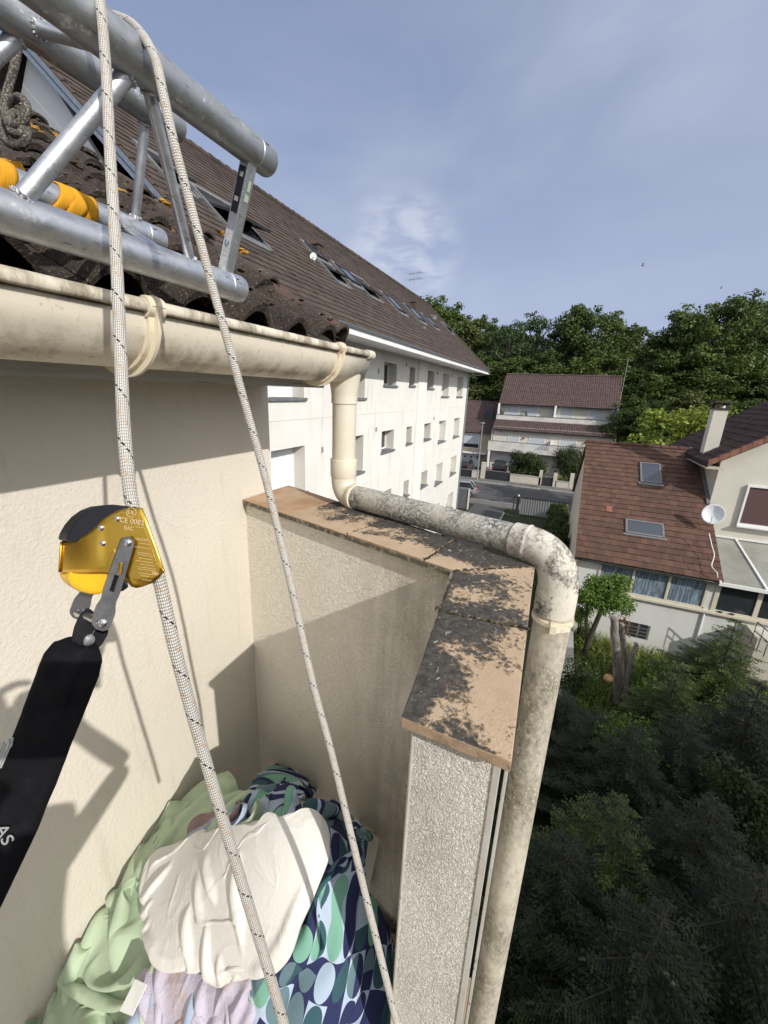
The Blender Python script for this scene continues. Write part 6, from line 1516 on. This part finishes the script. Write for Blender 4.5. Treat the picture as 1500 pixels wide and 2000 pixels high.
# multi stemmed little tree by the extension
p = onX(1178, 1160, 14.6); c_ = p
lt = thing('garden_tree', (14.6, p.y, gz(14.6, p.y)), 'small bright green tree with a leaning brown trunk before the curtained windows', 'tree')
b = MB(); hz_ = onX(1178, 1120, 14.6).z-lt.location.z
rs = random.Random(9)
for k in range(16):
    a_ = k*2.4; r_ = math.sqrt((k+.5)/16)*.66; leafquads(b, (math.cos(a_)*r_*.8, math.sin(a_)*r_*1.0-.05, hz_-.6+rs.uniform(-.42, .35)), .38, 520, .10, .95, rs)
b.build('crown', m_leafb, lt, local=True); b = MB(); b.tube([(0, .25, -.1), (0, .12, hz_*.3), (0, -.05, hz_*.62), (0, -.1, hz_*.8)], [.11, .09, .07, .03], 10)
b.tube([(0, .18, hz_*.2), (.05, .35, hz_*.5), (0, .45, hz_*.75)], [.06, .05, .02], 8); b.build('trunk', m_bark, lt, local=True, smooth=True)
p = onX(1150, 1150, 15.4); shrub('shrub', (15.4, p.y, gz(15.4, p.y)), .5, .5, onX(1150, 1125, 15.4).z-gz(15.4, p.y), m_leafb, 4000, .10, 'slender leafy bush against the concrete boundary wall', 31)
p = onX(1222, 1190, 15.8); shrub('shrub', (15.8, p.y, gz(15.8, p.y)), .35, .35, onX(1222, 1185, 15.8).z-gz(15.8, p.y), m_redleaf, 420, .08, 'thin bush with reddish leaves under the sliding window', 32)
# pollarded grey trunks
def stump(pts, x, r0, r1, label):
    P = [onX(a_, c_, x) for a_, c_ in pts]; P[0].z = gz(x, P[0].y)-.1; t = MB(); S = spline(P, 8); n = len(S)
    t.tube([p_+Vector((.02*N3(i*.6, 1, x), .03*N3(i*.7, 5, x), 0)) for i, p_ in enumerate(S)], [(r0+(r1-r0)*i/n)*(1+.12*N3(i*.8, x, 3)) for i in range(n)], 12)
    q = S[-1]; t.ball(q, r1*1.15, r1*1.1, r1*.7, 10, .15); return tag(t.build('cut_trunk', m_stump, None, smooth=True), label, 'tree trunk', 'pollarded trunks')
stump([(1214, 1358), (1205, 1300), (1202, 1250), (1199, 1208)], 12.4, .12, .105, 'thickest grey cut-off trunk, leftmost and tallest of the three')
stump([(1224, 1360), (1222, 1300), (1217, 1250), (1214, 1218)], 12.7, .09, .06, 'middle grey cut-off trunk between its two neighbours')
stump([(1225, 1358), (1228, 1310), (1236, 1280), (1243, 1257)], 12.3, .09, .055, 'bent grey cut-off trunk leaning right')
p = onX(1189, 1325, 12.2); b = MB(); b.ball((12.2, p.y, p.z), .13, .14, .12, 14, .06); tag(b.build('garden_boulder', M('tan_pot', (.45, .28, .12), .8, 0, [(6, (.3, .18, .08), .45, .7)]), None, smooth=True), 'rounded tan stone ball among the long grass by the grey trunks', 'stone')
# dry stone edging below the trunks
b = MB(); random.seed(5)
for k in range(16): y_ = -1.9-k*.22; b.ball((11.1+random.uniform(-.1, .1), y_, GZ+.25), .14, .15, .12, 8, .15)
tag(b.build('stone_edging', m_conc, None, smooth=True), 'low row of dark rubble stones at the foot of the bank', 'stone edging')
# grass and weeds on the bank
b = MB(); random.seed(6)
for _ in range(9000):
    x = random.uniform(10.5, 16.8); y = random.uniform(-9.5, -1.5); z = gz(x, y); h = random.uniform(.15, .5)*(1.3 if y > -3 else 1); a_ = random.uniform(0, 6.28); d = Vector((math.cos(a_), math.sin(a_), 0)); s = d.cross(Vector((0, 0, 1)))*.014
    p_ = Vector((x, y, z-.03)); m_ = p_+d*h*.22+Vector((0, 0, h*.7)); e_ = p_+d*h*.6+Vector((0, 0, h*.9)); b.add([p_-s, p_+s, m_+s*.8, m_-s*.8, e_], [(0, 1, 2, 3), (3, 2, 4)], random.random())
tag(b.build('grass', m_grassm), kind='stuff')
b = MB()
for _ in range(9000):
    x = random.uniform(3, 16.7); y = random.uniform(-11, -1.45); z = gz(x, y); nz_ = N3(x*.7, y*.7, 4)
    if nz_ < -.15: continue
    leafquads(b, (x, y, z+.12+.25*max(0, nz_)), .12, 2, .11, 1)
tag(b.build('ground_cover', m_leafh), kind='stuff')

# ------------------------------------------------------------------ firs in the courtyard garden
def fir_proto(seed, H, m, nW=19, spread=.42):
    rs = random.Random(seed); t = thing('fir_tree', (0, 0, -500), 'x', 'tree'); tb = MB(); nb_ = MB(); tb.tube([(0, 0, -.3), (0, 0, H*.5), (0, 0, H*.99)], [H*.018, H*.012, .008], 8)
    for w_i in range(nW):
        f = .10+.88*w_i/(nW-1); z = H*f; L = H*spread*(1-f)**.80*rs.uniform(.85, 1.1)+.10; nb = 9 if f < .8 else 6
        for k in range(nb):
            a_ = 2*PI*(k+rs.uniform(-.2, .2))/nb+w_i*.9; d = Vector((math.cos(a_), math.sin(a_), 0)); sd = Vector((-d.y, d.x, 0)); Lk = L*rs.uniform(.75, 1.12)
            def at(s): return Vector((0, 0, z))+d*(Lk*s)+Vector((0, 0, Lk*(.05*s-.26*s*s+.16*s**4)))
            tb.tube([at(0), at(.5), at(.95)], [.012+.006*Lk, .009, .004], 5); nt_ = max(5, int(Lk/.052))
            for i in range(nt_+1):
                s = .12+.88*i/nt_; p_ = at(s); tl = min(.34, Lk*.34)*(1.08-s)**.6*rs.uniform(.7, 1.15)+.03
                for sg in ((-1, 1) if i < nt_ else (0,)):
                    dr = (d*(.75 if sg else 1)+sd*sg*1.0+Vector((0, 0, rs.uniform(-.25, .12)))).normalized(); e_ = p_+dr*tl; wv = Vector((0, 0, 1)).cross(dr).normalized(); up_v = dr.cross(wv); r = rs.random()*.7+(.3 if s > .75 else 0)
                    ns = max(2, int(tl/.036))
                    for q in range(ns):      # little sprays of needles along each twig
                        c0, c1 = p_+dr*tl*q/ns, p_+dr*tl*(q+1.25)/ns; h_ = .019*(1.15-.5*q/ns); tw_ = up_v*rs.uniform(-.018, .018)
                        mid = (c0+c1)*.5; nb_.add([c0, mid+wv*h_+tw_, c1, mid-wv*h_-tw_], [(0, 1, 2, 3)], min(1, r))
    tb.build('trunk', m_bark, t, local=True); nb_.build('needles', m, t, local=True); return t
firs = [fir_proto(1, 6.0, m_fir, 17, .56), fir_proto(2, 5.0, m_fir2, 16, .56), fir_proto(3, 7.0, m_fir, 19, .50)]
FT = [(1440, 1208, 11.5, 1, 'light green young fir at right, its tip in front of the veranda frame'), (1330, 1292, 9.6, 1, 'small light green fir whose tip reaches the white lower wall'),
      (1395, 1250, 12.6, 0, 'dark fir between the two light green ones'), (1170, 1395, 7.6, 0, 'dark fir tip right beside the downpipe'), (1250, 1420, 6.6, 2, 'tall dark fir in the middle of the shaded garden'),
      (1345, 1400, 7.4, 2, 'dark fir below the light green pair'), (1490, 1330, 8.2, 0, 'dark fir at the right edge of the picture'), (1110, 1360, 9.0, 0, 'dark fir half hidden by the downpipe'),
      (1210, 1560, 4.9, 1, 'nearest light green fir spreading its boughs in the shade'), (1400, 1560, 5.2, 2, 'near dark fir in the lower right'), (1120, 1640, 4.3, 0, 'near dark fir close to the downpipe\'s foot'),
      (1500, 1700, 4.2, 0, 'near fir at the lower right corner'), (1300, 1780, 3.5, 0, 'dark fir lowest in the picture'), (1010, 1700, 5.4, 2, 'dark fir seen through the slit between column and downpipe')]
for i, (px, py, x, k, lb) in enumerate(FT):
    p = onX(px, py, x); h = max(1.5, p.z-gz(x, p.y)); H0 = (6, 5, 7)[k]; plant_tree(k, (x, p.y, gz(x, p.y)), (max(.75, h/H0), h/H0), i*1.9, lb, 'firs in the courtyard garden', firs[k])
for i, (px, py, x, h_, m_, lb) in enumerate(((1238, 1430, 7.4, 1.3, m_leafb, 'small bright leaved bush in the shade among the firs'), (1300, 1345, 10.2, 1.5, m_leafb, 'sunlit leafy bush below the light green firs'),
        (1130, 1300, 11.2, 1.4, m_leafh, 'weedy bush at the foot of the concrete boundary wall'), (1285, 1300, 12.2, 1.2, m_leafb, 'bright bush right of the bent grey trunk'), (1485, 1500, 6.6, 1.6, m_leafh, 'dark leafy bush at the right border below the firs'))):
    p = onX(px, py, x); shrub('shrub', (x, p.y, p.z-h_*.8), .55, .6, h_, m_, 2600, .075, lb, 60+i, lumps=12)
# unseen trees added beyond the right border to shade the garden
for i, (x, y, h) in enumerate(((-3, -8.5, 10.2), (0, -9.4, 10.4), (3.4, -9.6, 10.0), (-1.2, -6.4, 8.6), (2.2, -6.9, 8.2), (-5.5, -11.5, 11), (-2, -13, 11.5), (2, -13.5, 11.5), (5.0, -15.5, 9.5))):
    plant_tree(0, (x, y, GZ), (h/20*1.15 if i not in (3, 4) else h/20*.8, h/20), i*1.1, 'unseen broad dark tree added beyond the right border to shade the garden', 'unseen broad trees added for shade')
# birds
def bird(px, py, d, label, s=1):
    p = dep(px, py, d); b = MB(); b.tube([p-CR*.16*s, p-CR*.06*s, p+CR*.08*s, p+CR*.15*s], [.01*s, .05*s, .045*s, .015*s], 8)
    for sg in (-1, 1): b.add([p+CR*.05*s, p-CR*.07*s, p-CR*.10*s+CD*-.16*s+CF*sg*.20*s, p-CR*.02*s-CD*.20*s+CF*sg*.30*s], [(0, 1, 2, 3)])
    return tag(b.build('bird', m_blkp, None), label, 'bird', 'birds in the sky')
bird(1255, 519, 48, 'dark bird flying lower left of the pair, over the skyline notch'); bird(1408, 563, 60, 'tiny dark bird flying at far right just above the trees')
# ------------------------------------------------------------------ the climber who takes the picture, hanging behind the camera (casts the shadow at left)
m_jack = cloth('work_jacket', (.10, .11, .13), (.08, .09, .11)); m_glove = M('work_glove', (.05, .05, .055), .8); m_skin = M('skin', (.48, .30, .21), .55); m_helm = M('white_helmet', (.6, .6, .58), .35); m_trou = cloth('work_trousers', (.05, .05, .055), (.04, .04, .045))
pe = thing('person', (-.62, -.28, -1.6), 'person in dark work clothes and pale helmet hanging on rope, holding up a phone', 'person')
def skin(name, verts, edges, rad, mat, parent, root=0, sub=2):
    off = parent.location if parent.parent is None else parent.parent.location+parent.location
    me = bpy.data.meshes.new(name); me.from_pydata([tuple(Vector(v)-off) for v in verts], edges, []); me.materials.append(mat)
    sv = me.attributes  # radii through the skin layer
    o = bpy.data.objects.new(name, me); C.objects.link(o); o.parent = parent
    bm = bmesh.new(); bm.from_mesh(me); L_ = bm.verts.layers.skin.verify(); bm.verts.ensure_lookup_table()
    for i, v in enumerate(bm.verts): r_ = rad[i]; v[L_].radius = r_ if isinstance(r_, tuple) else (r_, r_); v[L_].use_root = i == root
    bm.to_mesh(me); bm.free(); md = o.modifiers.new('k', 'SKIN'); md.use_smooth_shade = True; ms = o.modifiers.new('s', 'SUBSURF'); ms.levels = ms.render_levels = sub; return o
V = [(-.66, -.30, -.78), (-.64, -.29, -.60), (-.60, -.26, -.40), (-.56, -.23, -.20), (-.53, -.215, -.09), (-.49, -.20, .0), (-.47, -.19, .09), (-.48, -.195, .17),
     (-.47, -.34, -.17), (-.46, -.30, -.38), (-.10, -.22, -.24), (-.60, -.05, -.17), (-.50, .04, -.36), (-.30, -.02, -.30),
     (-.60, -.42, -.84), (-.36, -.50, -1.10), (-.46, -.52, -1.52), (-.34, -.54, -1.60), (-.62, -.18, -.84), (-.36, -.14, -1.12), (-.46, -.16, -1.54), (-.34, -.16, -1.62)]
Eg = [(0, 1), (1, 2), (2, 3), (3, 4), (4, 5), (5, 6), (6, 7), (3, 8), (8, 9), (9, 10), (3, 11), (11, 12), (12, 13), (0, 14), (14, 15), (15, 16), (16, 17), (0, 18), (18, 19), (19, 20), (20, 21)]
Rd = [(.16, .12), (.15, .11), (.17, .12), (.16, .11), .055, .06, .10, .08, .065, .048, .033, .065, .048, .033, .095, .065, .045, .045, .095, .065, .045, .045]
V = [tuple(Vector(v)+(Vector((.11, .04, .0)) if i in (0, 1, 2, 3, 8, 11, 14, 18) else Vector((0, 0, 0)))) for i, v in enumerate(V)]
body = skin('body', V, Eg, Rd, m_jack, pe)
hd = MB(); hd.ball((-.455, -.185, .085), .098, .080, .125, 20); hd.ball((-.365, -.15, .07), .018, .014, .024, 8); hd.ball((-.455, -.27, .08), .012, .01, .03, 8); hd.ball((-.49, -.105, .08), .012, .01, .03, 8)
head = hd.build('head', m_skin, pe, smooth=True)
for sx in (-1, 1): e_ = MB(); c_ = Vector((-.375, -.155, .105))+Vector((-.35, .9, 0)).normalized()*.032*sx; e_.ball(c_, .012, n=10); e_.build('eye', m_frame, head, smooth=True); e_ = MB(); e_.ball(c_+Vector((.010, .004, 0)), .005, n=8); e_.build('pupil', m_dark, head, smooth=True)
e_ = MB(); e_.tube([(-.372, -.180, .025), (-.362, -.155, .022), (-.378, -.128, .025)], .006, 8); e_.build('mouth', m_verge2, head, smooth=True)
h_ = MB(); h_.grid(lambda i, j: (-.465+.135*math.cos(2*PI*i/28)*math.sin(PI*.5*j/8), -.19+.115*math.sin(2*PI*i/28)*math.sin(PI*.5*j/8), .105+.125*math.cos(PI*.5*j/8)), 28, 9, cu=True); h_.build('helmet', m_helm, pe, smooth=True, solid=.006)
def glove(w_, p_, tips, name):
    """palm from wrist w_ to knuckles p_, five bent fingers ending at tips"""
    w_ = Vector(w_); p_ = Vector(p_); vs = [w_, (w_+p_)/2, p_]; ed = [(0, 1), (1, 2)]; rd = [.030, (.036, .020), (.036, .018)]
    d = (p_-w_).normalized(); s_ = None
    for k, (t0, t1, t2) in enumerate(tips):
        i = len(vs); vs += [Vector(t0), Vector(t1), Vector(t2)]; ed += [(1 if k == 4 else 2, i), (i, i+1), (i+1, i+2)]; rd += [.010, .009, .0075]
    return skin(name, vs, ed, rd, m_glove, pe)
def tips_of(p_, side, fwd, dn, ln):
    out = []; p_ = Vector(p_)
    for k in range(4):
        b_ = p_+side*(.030-.020*k); l_ = ln*(.92, 1.0, .95, .78)[k]; out.append((b_+fwd*.03*l_, b_+fwd*.055*l_+dn*.015, b_+fwd*.062*l_+dn*.042))
    out.append((p_-fwd*.03+side*.045, p_-fwd*.005+side*.055+dn*.02, p_+fwd*.015+side*.045+dn*.035)); return out
# phone: a slab held just behind the lens position
back_ = -CF
pc = back_*.012-CR*.062+CD*.030
q = [pc+CR*.072-CD*.037, pc+CR*.072+CD*.037, pc-CR*.085+CD*.037, pc-CR*.085-CD*.037]
tp = MB(); tp.prism(q, back_*.008); ph = tp.build('phone', m_dark, None, bevel=.003); tag(ph, 'dark slab phone held up in gloved hands', 'phone')
gl = pc-CR*.095+back_*.05+CD*.02; gr = pc+CR*.02+back_*.07+CD*.075
glove((-.30, -.02, -.30), gl+back_*.02+CD*.03, tips_of(gl+back_*.02+CD*.03, -CD, CR*.7-back_*.5, -back_, 1), 'glove')
glove((-.10, -.22, -.24), gr+back_*.03, tips_of(gr+back_*.03, CR, -CD*.8, -back_*.6, 1), 'glove')
